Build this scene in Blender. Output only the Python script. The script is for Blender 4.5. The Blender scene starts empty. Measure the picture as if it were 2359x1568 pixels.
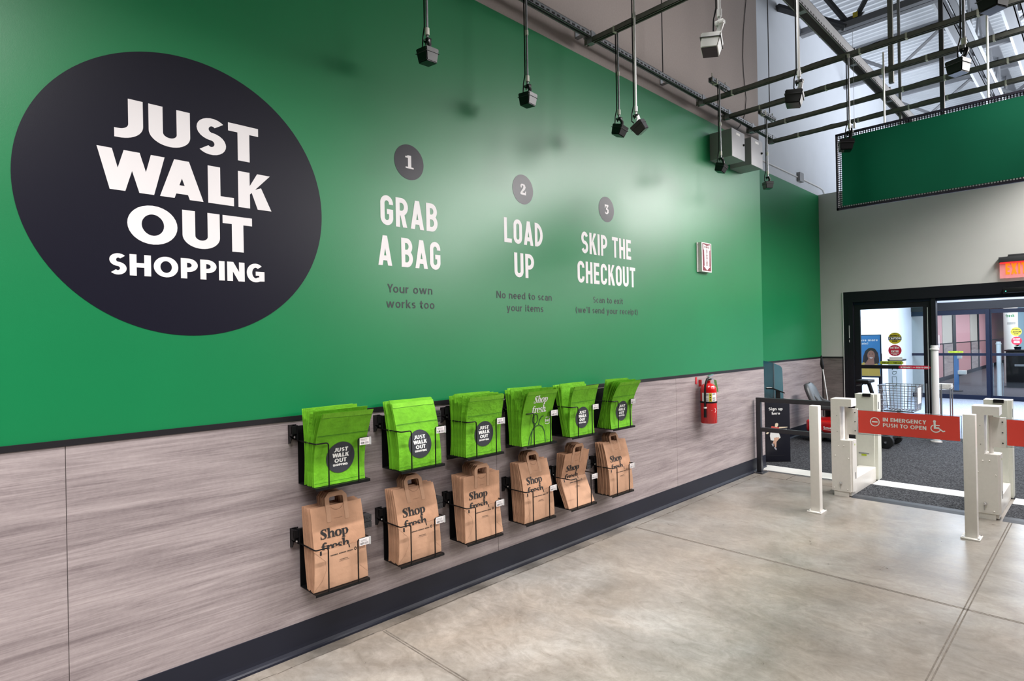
import bpy, bmesh, math, random
from mathutils import Vector, Matrix
R = math.radians
random.seed(7)
S = bpy.context.scene
COL = S.collection

# ---------------------------------------------------------------- camera, world, lights, exposure
cam_d = bpy.data.cameras.new('camera')
cam = bpy.data.objects.new('camera', cam_d); COL.objects.link(cam)
cam_d.sensor_width = 36.0
cam_d.lens = 1357.569 / 2359 * 36.0
cam_d.clip_start = 0.05; cam_d.clip_end = 200
_r = Vector((0.70114374, 0.71276021, -0.01924415))
_u = Vector((0.01481839, 0.01241754, 0.99981309))
_f = Vector((-0.71286595, 0.70129786, 0.00185547))
cam.matrix_world = Matrix(((_r.x, _u.x, -_f.x, 2.99217), (_r.y, _u.y, -_f.y, 0.0), (_r.z, _u.z, -_f.z, 1.6), (0, 0, 0, 1)))
S.camera = cam
S.view_settings.view_transform = 'Standard'
S.view_settings.look = 'None'
S.view_settings.gamma = 1.0
S.view_settings.use_curve_mapping = False
S.view_settings.exposure = 0.0
S.cycles.use_denoising = True
S.cycles.max_bounces = 8
S.cycles.diffuse_bounces = 4
S.cycles.glossy_bounces = 4
S.cycles.transmission_bounces = 8
S.cycles.transparent_max_bounces = 12
S.cycles.sample_clamp_indirect = 6.0
S.cycles.caustics_reflective = False
S.cycles.caustics_refractive = False

W = bpy.data.worlds.new('world'); S.world = W
W.use_nodes = True
W.node_tree.nodes['Background'].inputs[0].default_value = (0.74, 0.87, 1.0, 1)
W.node_tree.nodes['Background'].inputs[1].default_value = 1.6

def area(name, loc, size, energy, color, rot=(0, 0, 0), spread=180):
    l = bpy.data.lights.new(name, 'AREA'); l.shape = 'RECTANGLE'
    l.size, l.size_y = size; l.energy = energy; l.color = color; l.spread = R(spread)
    o = bpy.data.objects.new(name, l); COL.objects.link(o); o.location = loc; o.rotation_euler = rot
    return o
# louvred lamp row along the left wall, just right of the frame and overhead, then plain rows farther into the shop
LC = (1.0, 0.968, 0.955)
# added, unseen fill light over the left wall with a cut-off at about 3 m, above the frame
area('added_wall_fill', (1.35, 1.6, 4.70), (0.12, 6.6), 165, LC, (0, 0, 0), spread=82)
area('ceiling_lamp_row', (2.95, -1.8, 4.10), (0.30, 4.0), 110, LC, (0, R(25), 0), spread=110)
area('ceiling_lamp_row', (2.95, 7.9, 4.10), (0.30, 5.8), 190, LC, (0, R(25), 0), spread=110)
area('ceiling_lamp_row', (6.5, 7.0, 4.10), (0.30, 7.6), 200, LC)
# added lights, unseen, aimed so that their reflections make the sheen on the wall
for lx, ys, le in ((2.65, (7.4, 8.8, 10.3), 1.3), (3.7, (6.6, 8.3, 10.0), 2.6), (5.6, (7.4, 9.0, 10.4), 4.5), (8.0, (8.6, 10.2), 6.0)):
    for ly in ys:
        f = 2.99 / (2.99 + lx); o = area('added_sheen_light', (lx, ly, 4.10), (0.9, 0.9), le * 2.3, LC, spread=80)
        o.rotation_euler = (Vector((0, ly * f, 1.6 + 2.5 * f)) - Vector((lx, ly, 4.10))).to_track_quat('-Z', 'Y').to_euler()
# added fill, unseen above the vestibule, to brighten the roof deck and the white upper wall
area('added_deck_fill', (3.2, 13.6, 4.5), (1.5, 6.0), 330, (0.86, 0.92, 1.0), (R(180), R(-25), 0))
# added vestibule fill in place of daylight, then the outer lobby ceiling lamp
area('vestibule_daylight_fill', (2.0, 14.2, 2.85), (4.0, 4.5), 620, (0.78, 0.88, 1.0))
area('lobby_lamp', (2.6, 27.0, 2.95), (4.5, 14.0), 900, (0.95, 0.96, 1.0))

# ---------------------------------------------------------------- materials
MATS = {}
def mat(name, col, rough=0.5, metal=0.0, spec=0.5, noise=None, bump=None, emit=None, alpha=None, trans=None, coat=None):
    """procedural principled material; noise=(scale, amount) mottles the colour, bump=(scale, strength)"""
    if name in MATS: return MATS[name]
    m = bpy.data.materials.new(name); m.use_nodes = True
    nt = m.node_tree; p = nt.nodes['Principled BSDF']
    p.inputs['Base Color'].default_value = (*col, 1)
    p.inputs['Roughness'].default_value = rough
    p.inputs['Metallic'].default_value = metal
    p.inputs['Specular IOR Level'].default_value = spec
    tc = nt.nodes.new('ShaderNodeTexCoord')
    if noise:
        n = nt.nodes.new('ShaderNodeTexNoise'); n.inputs['Scale'].default_value = noise[0]; n.inputs['Detail'].default_value = 4
        nt.links.new(tc.outputs['Object'], n.inputs['Vector'])
        r = nt.nodes.new('ShaderNodeValToRGB')
        a = noise[1]
        r.color_ramp.elements[0].position = 0.3; r.color_ramp.elements[1].position = 0.7
        r.color_ramp.elements[0].color = (*[c * (1 - a) for c in col], 1)
        r.color_ramp.elements[1].color = (*[min(1, c * (1 + a)) for c in col], 1)
        nt.links.new(n.outputs['Fac'], r.inputs['Fac']); nt.links.new(r.outputs['Color'], p.inputs['Base Color'])
    if bump:
        n2 = nt.nodes.new('ShaderNodeTexNoise'); n2.inputs['Scale'].default_value = bump[0]; n2.inputs['Detail'].default_value = 3
        nt.links.new(tc.outputs['Object'], n2.inputs['Vector'])
        b = nt.nodes.new('ShaderNodeBump'); b.inputs['Strength'].default_value = bump[1]; b.inputs['Distance'].default_value = 0.01
        nt.links.new(n2.outputs['Fac'], b.inputs['Height']); nt.links.new(b.outputs['Normal'], p.inputs['Normal'])
    if emit:
        p.inputs['Emission Color'].default_value = (*emit[0], 1); p.inputs['Emission Strength'].default_value = emit[1]
    if alpha is not None: p.inputs['Alpha'].default_value = alpha
    if trans is not None: p.inputs['Transmission Weight'].default_value = trans
    if coat is not None: p.inputs['Coat Weight'].default_value = coat; p.inputs['Coat Roughness'].default_value = 0.15
    MATS[name] = m
    return m

def wood_mat(name, c0, c1, rough=0.45):
    """horizontal wood-look laminate: broad drifting bands, cathedral lines and a fine streak, grain along Y"""
    m = bpy.data.materials.new(name); m.use_nodes = True
    nt = m.node_tree; p = nt.nodes['Principled BSDF']; p.inputs['Roughness'].default_value = rough
    p.inputs['Specular IOR Level'].default_value = 0.35
    tc = nt.nodes.new('ShaderNodeTexCoord')
    def layer(sc, det, dist=0.0, rgh=0.6):
        mp = nt.nodes.new('ShaderNodeMapping'); mp.inputs['Scale'].default_value = sc
        nt.links.new(tc.outputs['Object'], mp.inputs['Vector'])
        n = nt.nodes.new('ShaderNodeTexNoise'); n.inputs['Scale'].default_value = 1.0; n.inputs['Detail'].default_value = det
        n.inputs['Distortion'].default_value = dist; n.inputs['Roughness'].default_value = rgh
        nt.links.new(mp.outputs['Vector'], n.inputs['Vector']); return n.outputs['Fac']
    def mad(x, k, y=None):
        q = nt.nodes.new('ShaderNodeMath'); q.operation = 'MULTIPLY_ADD'; q.inputs[1].default_value = k; q.inputs[2].default_value = 0
        nt.links.new(x, q.inputs[0])
        if y is not None: nt.links.new(y, q.inputs[2])
        return q.outputs[0]
    broad = layer((1.2, .45, 6.0), 5, 1.2); mid = layer((3, 1.0, 26), 6, 1.6, .7); fine = layer((9, 4.0, 170), 4, .4, .7); weave = layer((40, 60, 60), 2)
    v = mad(broad, .42, mad(mid, .34, mad(fine, .22, mad(weave, .06))))
    r = nt.nodes.new('ShaderNodeValToRGB'); e = r.color_ramp.elements; e[0].position = 0.40; e[1].position = 0.63
    e[0].color = (*c0, 1); e[1].color = (*c1, 1)
    k = r.color_ramp.elements.new(0.52); k.color = (*[(a * .45 + b * .55) for a, b in zip(c0, c1)], 1)
    nt.links.new(v, r.inputs['Fac'])
    # thin dark pore lines where the distorted mid layer crosses a narrow range
    ln = layer((2, .50, 30), 3, 2.6, .5)
    r2 = nt.nodes.new('ShaderNodeValToRGB'); g = r2.color_ramp.elements; g[0].position = .485; g[0].color = (1, 1, 1, 1); g[1].position = .515; g[1].color = (1, 1, 1, 1)
    c = g.new(.50); c.color = (.86, .85, .85, 1)
    nt.links.new(ln, r2.inputs['Fac'])
    mx = nt.nodes.new('ShaderNodeMixRGB'); mx.blend_type = 'MULTIPLY'; mx.inputs[0].default_value = 1
    nt.links.new(r.outputs[0], mx.inputs[1]); nt.links.new(r2.outputs[0], mx.inputs[2]); nt.links.new(mx.outputs[0], p.inputs['Base Color'])
    bp = nt.nodes.new('ShaderNodeBump'); bp.inputs['Strength'].default_value = 0.10; bp.inputs['Distance'].default_value = 0.003
    nt.links.new(fine, bp.inputs['Height']); nt.links.new(bp.outputs['Normal'], p.inputs['Normal'])
    MATS[name] = m; return m

def concrete_mat(name):
    """polished slab: warm and cool clouds, trowel swirls, small pits"""
    m = bpy.data.materials.new(name); m.use_nodes = True
    nt = m.node_tree; p = nt.nodes['Principled BSDF']
    tc = nt.nodes.new('ShaderNodeTexCoord')
    def nz(s, d, dist, sc=(1, 1, 1), rot=.6, rgh=.6):
        mp = nt.nodes.new('ShaderNodeMapping'); mp.inputs['Scale'].default_value = sc; mp.inputs['Rotation'].default_value = (0, 0, rot)
        nt.links.new(tc.outputs['Object'], mp.inputs['Vector'])
        n = nt.nodes.new('ShaderNodeTexNoise'); n.inputs['Scale'].default_value = s; n.inputs['Detail'].default_value = d; n.inputs['Distortion'].default_value = dist; n.inputs['Roughness'].default_value = rgh
        nt.links.new(mp.outputs['Vector'], n.inputs['Vector']); return n.outputs['Fac']
    def ramp(f, p0, c0, p1, c1):
        r = nt.nodes.new('ShaderNodeValToRGB'); e = r.color_ramp.elements; e[0].position = p0; e[0].color = (*c0, 1); e[1].position = p1; e[1].color = (*c1, 1)
        nt.links.new(f, r.inputs['Fac']); return r.outputs[0]
    def mul(a, b):
        x = nt.nodes.new('ShaderNodeMixRGB'); x.blend_type = 'MULTIPLY'; x.inputs[0].default_value = 1
        nt.links.new(a, x.inputs[1]); nt.links.new(b, x.inputs[2]); return x.outputs[0]
    cloud = nz(1.3, 9, 1.0, rgh=.62); hue = nz(.8, 4, .6, rot=1.9); sw = nz(5, 9, 2.2, (1, 1.7, 1), .3, .68); fine = nz(34, 6, .8, rgh=.7); pit = nz(140, 2, 0)
    c = mul(ramp(cloud, .36, (.205, .182, .160), .66, (.318, .291, .263)), ramp(hue, .35, (1.04, .99, .93), .65, (.96, 1.0, 1.03)))
    c = mul(c, ramp(sw, .34, (.80, .79, .77), .62, (1.08, 1.08, 1.08))); c = mul(c, ramp(fine, .32, (.90, .895, .89), .60, (1.05, 1.05, 1.05))); c = mul(c, ramp(pit, .24, (.55, .53, .50), .31, (1, 1, 1)))
    nt.links.new(c, p.inputs['Base Color'])
    rr = nt.nodes.new('ShaderNodeMapRange'); rr.inputs[3].default_value = 0.20; rr.inputs[4].default_value = 0.44
    nt.links.new(sw, rr.inputs[0]); nt.links.new(rr.outputs[0], p.inputs['Roughness'])
    bp = nt.nodes.new('ShaderNodeBump'); bp.inputs['Strength'].default_value = 0.03; bp.inputs['Distance'].default_value = 0.004
    nt.links.new(fine, bp.inputs['Height']); nt.links.new(bp.outputs['Normal'], p.inputs['Normal'])
    MATS[name] = m; return m

def carpet_mat(name, c0, c1):
    m = bpy.data.materials.new(name); m.use_nodes = True
    nt = m.node_tree; p = nt.nodes['Principled BSDF']; p.inputs['Roughness'].default_value = 0.95; p.inputs['Specular IOR Level'].default_value = 0.1
    tc = nt.nodes.new('ShaderNodeTexCoord')
    n = nt.nodes.new('ShaderNodeTexNoise'); n.inputs['Scale'].default_value = 70; n.inputs['Detail'].default_value = 5; n.inputs['Roughness'].default_value = 0.8
    nt.links.new(tc.outputs['Object'], n.inputs['Vector'])
    r = nt.nodes.new('ShaderNodeValToRGB'); r.color_ramp.elements[0].position = 0.42; r.color_ramp.elements[1].position = 0.62
    r.color_ramp.elements[0].color = (*c0, 1); r.color_ramp.elements[1].color = (*c1, 1)
    nt.links.new(n.outputs['Fac'], r.inputs['Fac']); nt.links.new(r.outputs['Color'], p.inputs['Base Color'])
    bp = nt.nodes.new('ShaderNodeBump'); bp.inputs['Strength'].default_value = 0.6; bp.inputs['Distance'].default_value = 0.004
    nt.links.new(n.outputs['Fac'], bp.inputs['Height']); nt.links.new(bp.outputs['Normal'], p.inputs['Normal'])
    MATS[name] = m; return m

def glass_mat(name, tint, alpha):
    """thin architectural glass: mostly see-through with a glossy reflection"""
    m = bpy.data.materials.new(name); m.use_nodes = True
    nt = m.node_tree; nt.nodes.clear()
    out = nt.nodes.new('ShaderNodeOutputMaterial'); mix = nt.nodes.new('ShaderNodeMixShader')
    t = nt.nodes.new('ShaderNodeBsdfTransparent'); t.inputs[0].default_value = (*tint, 1)
    g = nt.nodes.new('ShaderNodeBsdfGlossy'); g.inputs['Roughness'].default_value = 0.03
    fr = nt.nodes.new('ShaderNodeFresnel'); fr.inputs[0].default_value = 1.45
    ml = nt.nodes.new('ShaderNodeMath'); ml.operation = 'MULTIPLY'; ml.inputs[1].default_value = alpha
    nt.links.new(fr.outputs[0], ml.inputs[0]); nt.links.new(ml.outputs[0], mix.inputs[0])
    nt.links.new(t.outputs[0], mix.inputs[1]); nt.links.new(g.outputs[0], mix.inputs[2]); nt.links.new(mix.outputs[0], out.inputs[0])
    MATS[name] = m; return m

GREEN = mat('green_vinyl', (0.0, 0.20, 0.062), 0.35, spec=0.9, noise=(1.2, 0.05), bump=(300, 0.03))
GREEN2 = mat('green_paint', (0.0, 0.20, 0.06), 0.42, spec=0.4, noise=(1.2, 0.05), bump=(300, 0.03))
NAVY = mat('navy_vinyl', (0.007, 0.0066, 0.016), 0.33, spec=0.5, bump=(300, 0.03))
LETW = mat('white_vinyl', (0.86, 0.83, 0.84), 0.42)
LETG = mat('charcoal_vinyl', (0.035, 0.045, 0.045), 0.45)
BEIGE = mat('upper_wall_paint', (0.36, 0.308, 0.288), 0.75, noise=(60, 0.04))
WHITEW = mat('white_wall_paint', (0.66, 0.68, 0.72), 0.75, noise=(3, 0.02))
GREYW = mat('grey_wall_paint', (0.56, 0.555, 0.525), 0.75, noise=(3, 0.02))
WOOD = wood_mat('grey_wood_laminate', (0.185, 0.150, 0.156), (0.455, 0.392, 0.392))
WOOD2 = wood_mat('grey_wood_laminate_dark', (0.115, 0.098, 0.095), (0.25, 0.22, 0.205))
BLACKTRIM = mat('black_trim', (0.012, 0.011, 0.014), 0.4)
BASEB = mat('vinyl_base', (0.013, 0.0145, 0.025), 0.45, spec=0.3, noise=(4, 0.08))
CONC = concrete_mat('polished_concrete')
JOINT = mat('joint_filler', (0.12, 0.10, 0.082), 0.85, noise=(30, 0.35))
CARPET = carpet_mat('charcoal_carpet', (0.004, 0.0045, 0.006), (0.105, 0.108, 0.118))
CARPETB = carpet_mat('daylight_tinted_carpet', (0.20, 0.22, 0.27), (0.40, 0.43, 0.50))  # pale blue cast of daylight put into the vestibule carpet colour
CARPETL = carpet_mat('lobby_carpet', (0.05, 0.045, 0.055), (0.15, 0.135, 0.15))
ALU = mat('brushed_aluminium', (0.72, 0.73, 0.74), 0.35, metal=0.6, noise=(20, 0.05))
GALV = mat('galvanised_steel', (0.33, 0.34, 0.36), 0.42, metal=0.7, noise=(25, 0.15))
GALVD = mat('olive_steel', (0.17, 0.172, 0.155), 0.5, metal=0.25, noise=(25, 0.12))
BEAM = mat('grey_painted_steel', (0.27, 0.275, 0.29), 0.5, noise=(8, 0.08))
BEAMD = mat('dark_painted_steel', (0.045, 0.046, 0.05), 0.55)
DECK = mat('white_roof_deck', (0.80, 0.82, 0.85), 0.4, metal=0.1, noise=(2, 0.04))
FRAME = mat('black_door_frame', (0.009, 0.009, 0.013), 0.38, spec=0.3, noise=(30, 0.1))
FRAMEB = mat('navy_door_frame', (0.006, 0.010, 0.026), 0.4, spec=0.2)
GATEW = mat('gate_white', (0.80, 0.765, 0.72), 0.33, noise=(40, 0.02))
PILLARW = mat('pillar_cream', (0.72, 0.72, 0.64), 0.38, noise=(40, 0.02))
RED = mat('red_vinyl', (0.82, 0.062, 0.042), 0.4)
RED2 = mat('red_paint', (0.58, 0.008, 0.010), 0.22, coat=0.6)
WHITE = mat('white_plastic', (0.82, 0.80, 0.78), 0.4)
WHITEG = mat('white_rod', (0.85, 0.85, 0.85), 0.3)
BLACK = mat('black_metal', (0.003, 0.003, 0.0035), 0.45, spec=0.25, bump=(200, 0.02))
BLACKP = mat('black_plastic', (0.005, 0.005, 0.006), 0.45, spec=0.3)
CHARC = mat('charcoal_plastic', (0.035, 0.035, 0.038), 0.5)
CHROME = mat('chrome', (0.75, 0.76, 0.78), 0.18, metal=1.0)
TIE = mat('cable_tie', (0.62, 0.62, 0.55), 0.5)
BAGG = mat('green_fabric', (0.14, 0.42, 0.016), 0.72, spec=0.25, noise=(16, 0.16), bump=(45, 0.35))
BAGH = mat('green_fabric_hem', (0.18, 0.49, 0.028), 0.72, spec=0.25, noise=(16, 0.12), bump=(45, 0.3))
BAGDK = mat('green_fabric_seam', (0.03, 0.17, 0.006), 0.8)
KRAFT = mat('kraft_paper', (0.47, 0.265, 0.165), 0.75, spec=0.2, noise=(14, 0.10), bump=(30, 0.25))
KRAFT2 = mat('kraft_paper_strip', (0.515, 0.305, 0.198), 0.75, spec=0.2, noise=(14, 0.06), bump=(30, 0.15))
KRAFTL = mat('kraft_crease', (0.24, 0.125, 0.075), 0.85)
INK = mat('black_ink', (0.012, 0.011, 0.012), 0.7)
LOGOD = mat('charcoal_print', (0.024, 0.026, 0.036), 0.6)
PRW = mat('white_print', (0.88, 0.88, 0.86), 0.6)
DKGR = mat('dark_green_print', (0.006, 0.05, 0.012), 0.6)
TAGP = mat('price_paper', (0.78, 0.74, 0.74), 0.5)
GLASS = glass_mat('door_glass', (0.93, 0.97, 0.98), 0.7)
GLASSG = glass_mat('acrylic_edge', (0.86, 0.90, 0.92), 1.0)
TEAL = mat('tinted_acrylic', (0.02, 0.10, 0.13), 0.08, alpha=0.72)
TEALL = mat('tinted_acrylic_lit', (0.07, 0.20, 0.25), 0.08, alpha=0.72)  # same acrylic; the hood's brighter side is put into its colour

# ---------------------------------------------------------------- object helpers
def props(o, label=None, cat=None, group=None, kind=None):
    if label: o['label'] = label
    if cat: o['category'] = cat
    if group: o['group'] = group
    if kind: o['kind'] = kind
    return o
def empty(name, loc, label=None, cat=None, group=None, kind=None, rotz=0):
    o = bpy.data.objects.new(name, None); COL.objects.link(o); o.location = loc; o.rotation_euler = (0, 0, rotz)
    o.empty_display_size = 0.1
    return props(o, label, cat, group, kind)

class MB:
    """collects shapes and links them as one mesh object"""
    def __init__(s): s.v = []; s.f = []; s.sm = []
    def add(s, vs, fs, smooth=False):
        n = len(s.v); s.v += [tuple(v) for v in vs]; s.f += [tuple(i + n for i in f) for f in fs]; s.sm += [smooth] * len(fs); return s
    def box(s, x0, x1, y0, y1, z0, z1):
        return s.add([(x0, y0, z0), (x1, y0, z0), (x1, y1, z0), (x0, y1, z0), (x0, y0, z1), (x1, y0, z1), (x1, y1, z1), (x0, y1, z1)],
                     [(0, 3, 2, 1), (4, 5, 6, 7), (0, 1, 5, 4), (1, 2, 6, 5), (2, 3, 7, 6), (3, 0, 4, 7)])
    def bbox(s, x0, x1, y0, y1, z0, z1, b=0.006, seg=2):
        bm = bmesh.new(); bmesh.ops.create_cube(bm, size=1.0)
        for v in bm.verts: v.co = Vector(((x0 + x1) / 2 + v.co.x * (x1 - x0), (y0 + y1) / 2 + v.co.y * (y1 - y0), (z0 + z1) / 2 + v.co.z * (z1 - z0)))
        bmesh.ops.bevel(bm, geom=bm.edges[:], offset=b, segments=seg, profile=0.6, affect='EDGES')
        return s.bm(bm, True)
    def bm(s, bm, smooth=False, mtx=None):
        bm.verts.ensure_lookup_table(); bm.verts.index_update()
        vs = [(mtx @ v.co if mtx else v.co.copy()) for v in bm.verts]
        s.add(vs, [[v.index for v in f.verts] for f in bm.faces], smooth); bm.free(); return s
    def tube(s, pts, r, n=8, cap=True, radii=None):
        pts = [Vector(p) for p in pts]; k = len(pts); rings = []; a = None
        for i, p in enumerate(pts):
            t = ((pts[i] - pts[i - 1]).normalized() if i else Vector()) + ((pts[i + 1] - pts[i]).normalized() if i < k - 1 else Vector())
            t.normalize()
            if a is None: a = t.cross(Vector((0, 0, 1)) if abs(t.z) < 0.9 else Vector((1, 0, 0)))
            else: a = a - t * a.dot(t)
            a.normalize(); b = t.cross(a)
            rr = radii[i] if radii else r
            rings.append([p + rr * (math.cos(q) * a + math.sin(q) * b) for q in [2 * math.pi * j / n for j in range(n)]])
        vs = [v for g in rings for v in g]; fs = []
        for i in range(k - 1):
            for j in range(n):
                fs.append((i * n + j, i * n + (j + 1) % n, (i + 1) * n + (j + 1) % n, (i + 1) * n + j))
        s.add(vs, fs, n > 6)
        if cap:
            s.add(rings[0], [tuple(range(n))]); s.add(rings[-1], [tuple(range(n))[::-1]])
        return s
    def cyl(s, c, r, z0, z1, n=20, r2=None):
        return s.tube([(c[0], c[1], z0), (c[0], c[1], z1)], r, n, True, [r, r if r2 is None else r2])
    def lathe(s, c, prof, n=24):
        vs = []; fs = []
        for (r, z) in prof:
            for j in range(n): q = 2 * math.pi * j / n; vs.append((c[0] + r * math.cos(q), c[1] + r * math.sin(q), c[2] + z))
        for i in range(len(prof) - 1):
            for j in range(n): fs.append((i * n + j, i * n + (j + 1) % n, (i + 1) * n + (j + 1) % n, (i + 1) * n + j))
        return s.add(vs, fs, True)
    def prism(s, poly, fn, d0, d1):
        """poly of (a,b) swept between depths d0,d1; fn(a,b,d)->xyz"""
        n = len(poly)
        vs = [fn(a, b, d0) for a, b in poly] + [fn(a, b, d1) for a, b in poly]
        fs = [tuple(range(n))[::-1], tuple(range(n, 2 * n))] + [(i, (i + 1) % n, n + (i + 1) % n, n + i) for i in range(n)]
        return s.add(vs, fs)
    def build(s, name, m, parent=None, kind=None, loc=None):
        me = bpy.data.meshes.new(name); 
        off = Vector(loc) if loc is not None else Vector()
        me.from_pydata([tuple(Vector(v) - off) for v in s.v], [], s.f)
        me.polygons.foreach_set('use_smooth', s.sm)
        bm = bmesh.new(); bm.from_mesh(me); bmesh.ops.recalc_face_normals(bm, faces=bm.faces[:]); bm.to_mesh(me); bm.free()
        me.materials.append(m); me.update()
        if any(s.sm):
            try: me.set_sharp_from_angle(angle=R(40))
            except Exception: pass
        o = bpy.data.objects.new(name, me); COL.objects.link(o)
        if loc is not None: o.location = off
        if parent: o.parent = parent; o.matrix_parent_inverse = parent_inv(parent)
        if kind: o['kind'] = kind
        return o
def parent_inv(p):
    # parents are either things placed by their own location/rotation or meshes built in place
    return (Matrix.Translation(p.location) @ p.rotation_euler.to_matrix().to_4x4()).inverted()
def copy_tree(o, parent=None):
    c = o.copy(); COL.objects.link(c)
    if parent: c.parent = parent
    for ch in list(o.children): copy_tree(ch, c)
    return c

# ---------------------------------------------------------------- flat lettering (stroke glyphs, no font files)
def arc(cx, cy, rx, ry, a0, a1, n=14):
    return [(cx + rx * math.cos(R(a0 + (a1 - a0) * i / n)), cy + ry * math.sin(R(a0 + (a1 - a0) * i / n))) for i in range(n + 1)]

class Flat:
    """2-D shapes (quads and n-gons) that are later mapped onto a surface"""
    def __init__(s): s.v = []; s.f = []
    def poly(s, pts):
        n = len(s.v); s.v += list(pts); s.f.append(tuple(range(n, n + len(pts)))); return s
    def rect(s, x0, y0, x1, y1): return s.poly([(x0, y0), (x1, y0), (x1, y1), (x0, y1)])
    def stroke(s, pts, w, closed=False):
        k = len(pts); ws = w if isinstance(w, (list, tuple)) else [w] * k
        L = []; Rr = []
        for i in range(k):
            p = Vector(pts[i])
            a = Vector(pts[i - 1]) if (i > 0 or closed) else None
            b = Vector(pts[(i + 1) % k]) if (i < k - 1 or closed) else None
            d1 = (p - a).normalized() if a is not None and (p - a).length > 1e-9 else None
            d2 = (b - p).normalized() if b is not None and (b - p).length > 1e-9 else None
            if d1 is None and d2 is None: d1 = Vector((1, 0))
            if d1 is None: d1 = d2
            if d2 is None: d2 = d1
            t = d1 + d2
            if t.length < 1e-6: t = d1
            t.normalize(); nrm = Vector((-t.y, t.x)); n1 = Vector((-d1.y, d1.x))
            m = 1 / max(0.5, nrm.dot(n1)); h = ws[i] / 2 * m
            L.append(tuple(p + nrm * h)); Rr.append(tuple(p - nrm * h))
        n = len(s.v); s.v += L + Rr
        for i in range(k if closed else k - 1):
            j = (i + 1) % k; s.f.append((n + i, n + j, n + k + j, n + k + i))
        return s
    def disc(s, cx, cy, r, n=64, rings=4):
        b = len(s.v); s.v.append((cx, cy))
        for q in range(1, rings + 1): s.v += [(cx + r * q / rings * math.cos(2 * math.pi * i / n), cy + r * q / rings * math.sin(2 * math.pi * i / n)) for i in range(n)]
        for i in range(n): s.f.append((b, b + 1 + i, b + 1 + (i + 1) % n))
        for q in range(1, rings):
            o0 = b + 1 + (q - 1) * n; o1 = o0 + n
            for i in range(n): s.f.append((o0 + i, o1 + i, o1 + (i + 1) % n, o0 + (i + 1) % n))
        return s
    def merge(s, o, fn):
        n = len(s.v); s.v += [fn(x, y) for x, y in o.v]; s.f += [tuple(i + n for i in f) for f in o.f]; return s
    def bounds(s):
        xs = [p[0] for p in s.v]; ys = [p[1] for p in s.v]; return min(xs), max(xs), min(ys), max(ys)
    def build(s, name, m, fn, parent=None, kind=None):
        # overlapping strokes of one letter are lifted by a few hundredths of a millimetre so they never coincide
        root = list(range(len(s.v)))
        def find(i):
            while root[i] != i: root[i] = root[root[i]]; i = root[i]
            return i
        fs = []
        for f in s.f:
            A = sum(s.v[f[i]][0] * s.v[f[(i + 1) % len(f)]][1] - s.v[f[(i + 1) % len(f)]][0] * s.v[f[i]][1] for i in range(len(f)))
            fs.append(tuple(f) if A >= 0 else tuple(f[::-1]))
            for i in f[1:]: root[find(i)] = find(f[0])
        P = [Vector(fn(x, y)) for x, y in s.v]
        nrm = {}; order = {}
        for f in fs:
            k = find(f[0]); n = Vector()
            for i in range(1, len(f) - 1): n += (P[f[i]] - P[f[0]]).cross(P[f[i + 1]] - P[f[0]])
            nrm[k] = nrm.get(k, Vector()) + n; order.setdefault(k, len(order))
        for i in range(len(P)):
            k = find(i)
            if k in nrm and nrm[k].length > 0: P[i] = P[i] + nrm[k].normalized() * (order[k] % 12) * 3e-5
        mb = MB(); mb.add(P, fs); return mb.build_raw(name, m, parent, kind)
def build_raw(s, name, m, parent=None, kind=None):
    me = bpy.data.meshes.new(name); me.from_pydata(s.v, [], s.f); me.materials.append(m); me.update()
    o = bpy.data.objects.new(name, me); COL.objects.link(o)
    if parent: o.parent = parent; o.matrix_parent_inverse = parent_inv(parent)
    if kind: o['kind'] = kind
    return o
MB.build_raw = build_raw

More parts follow.
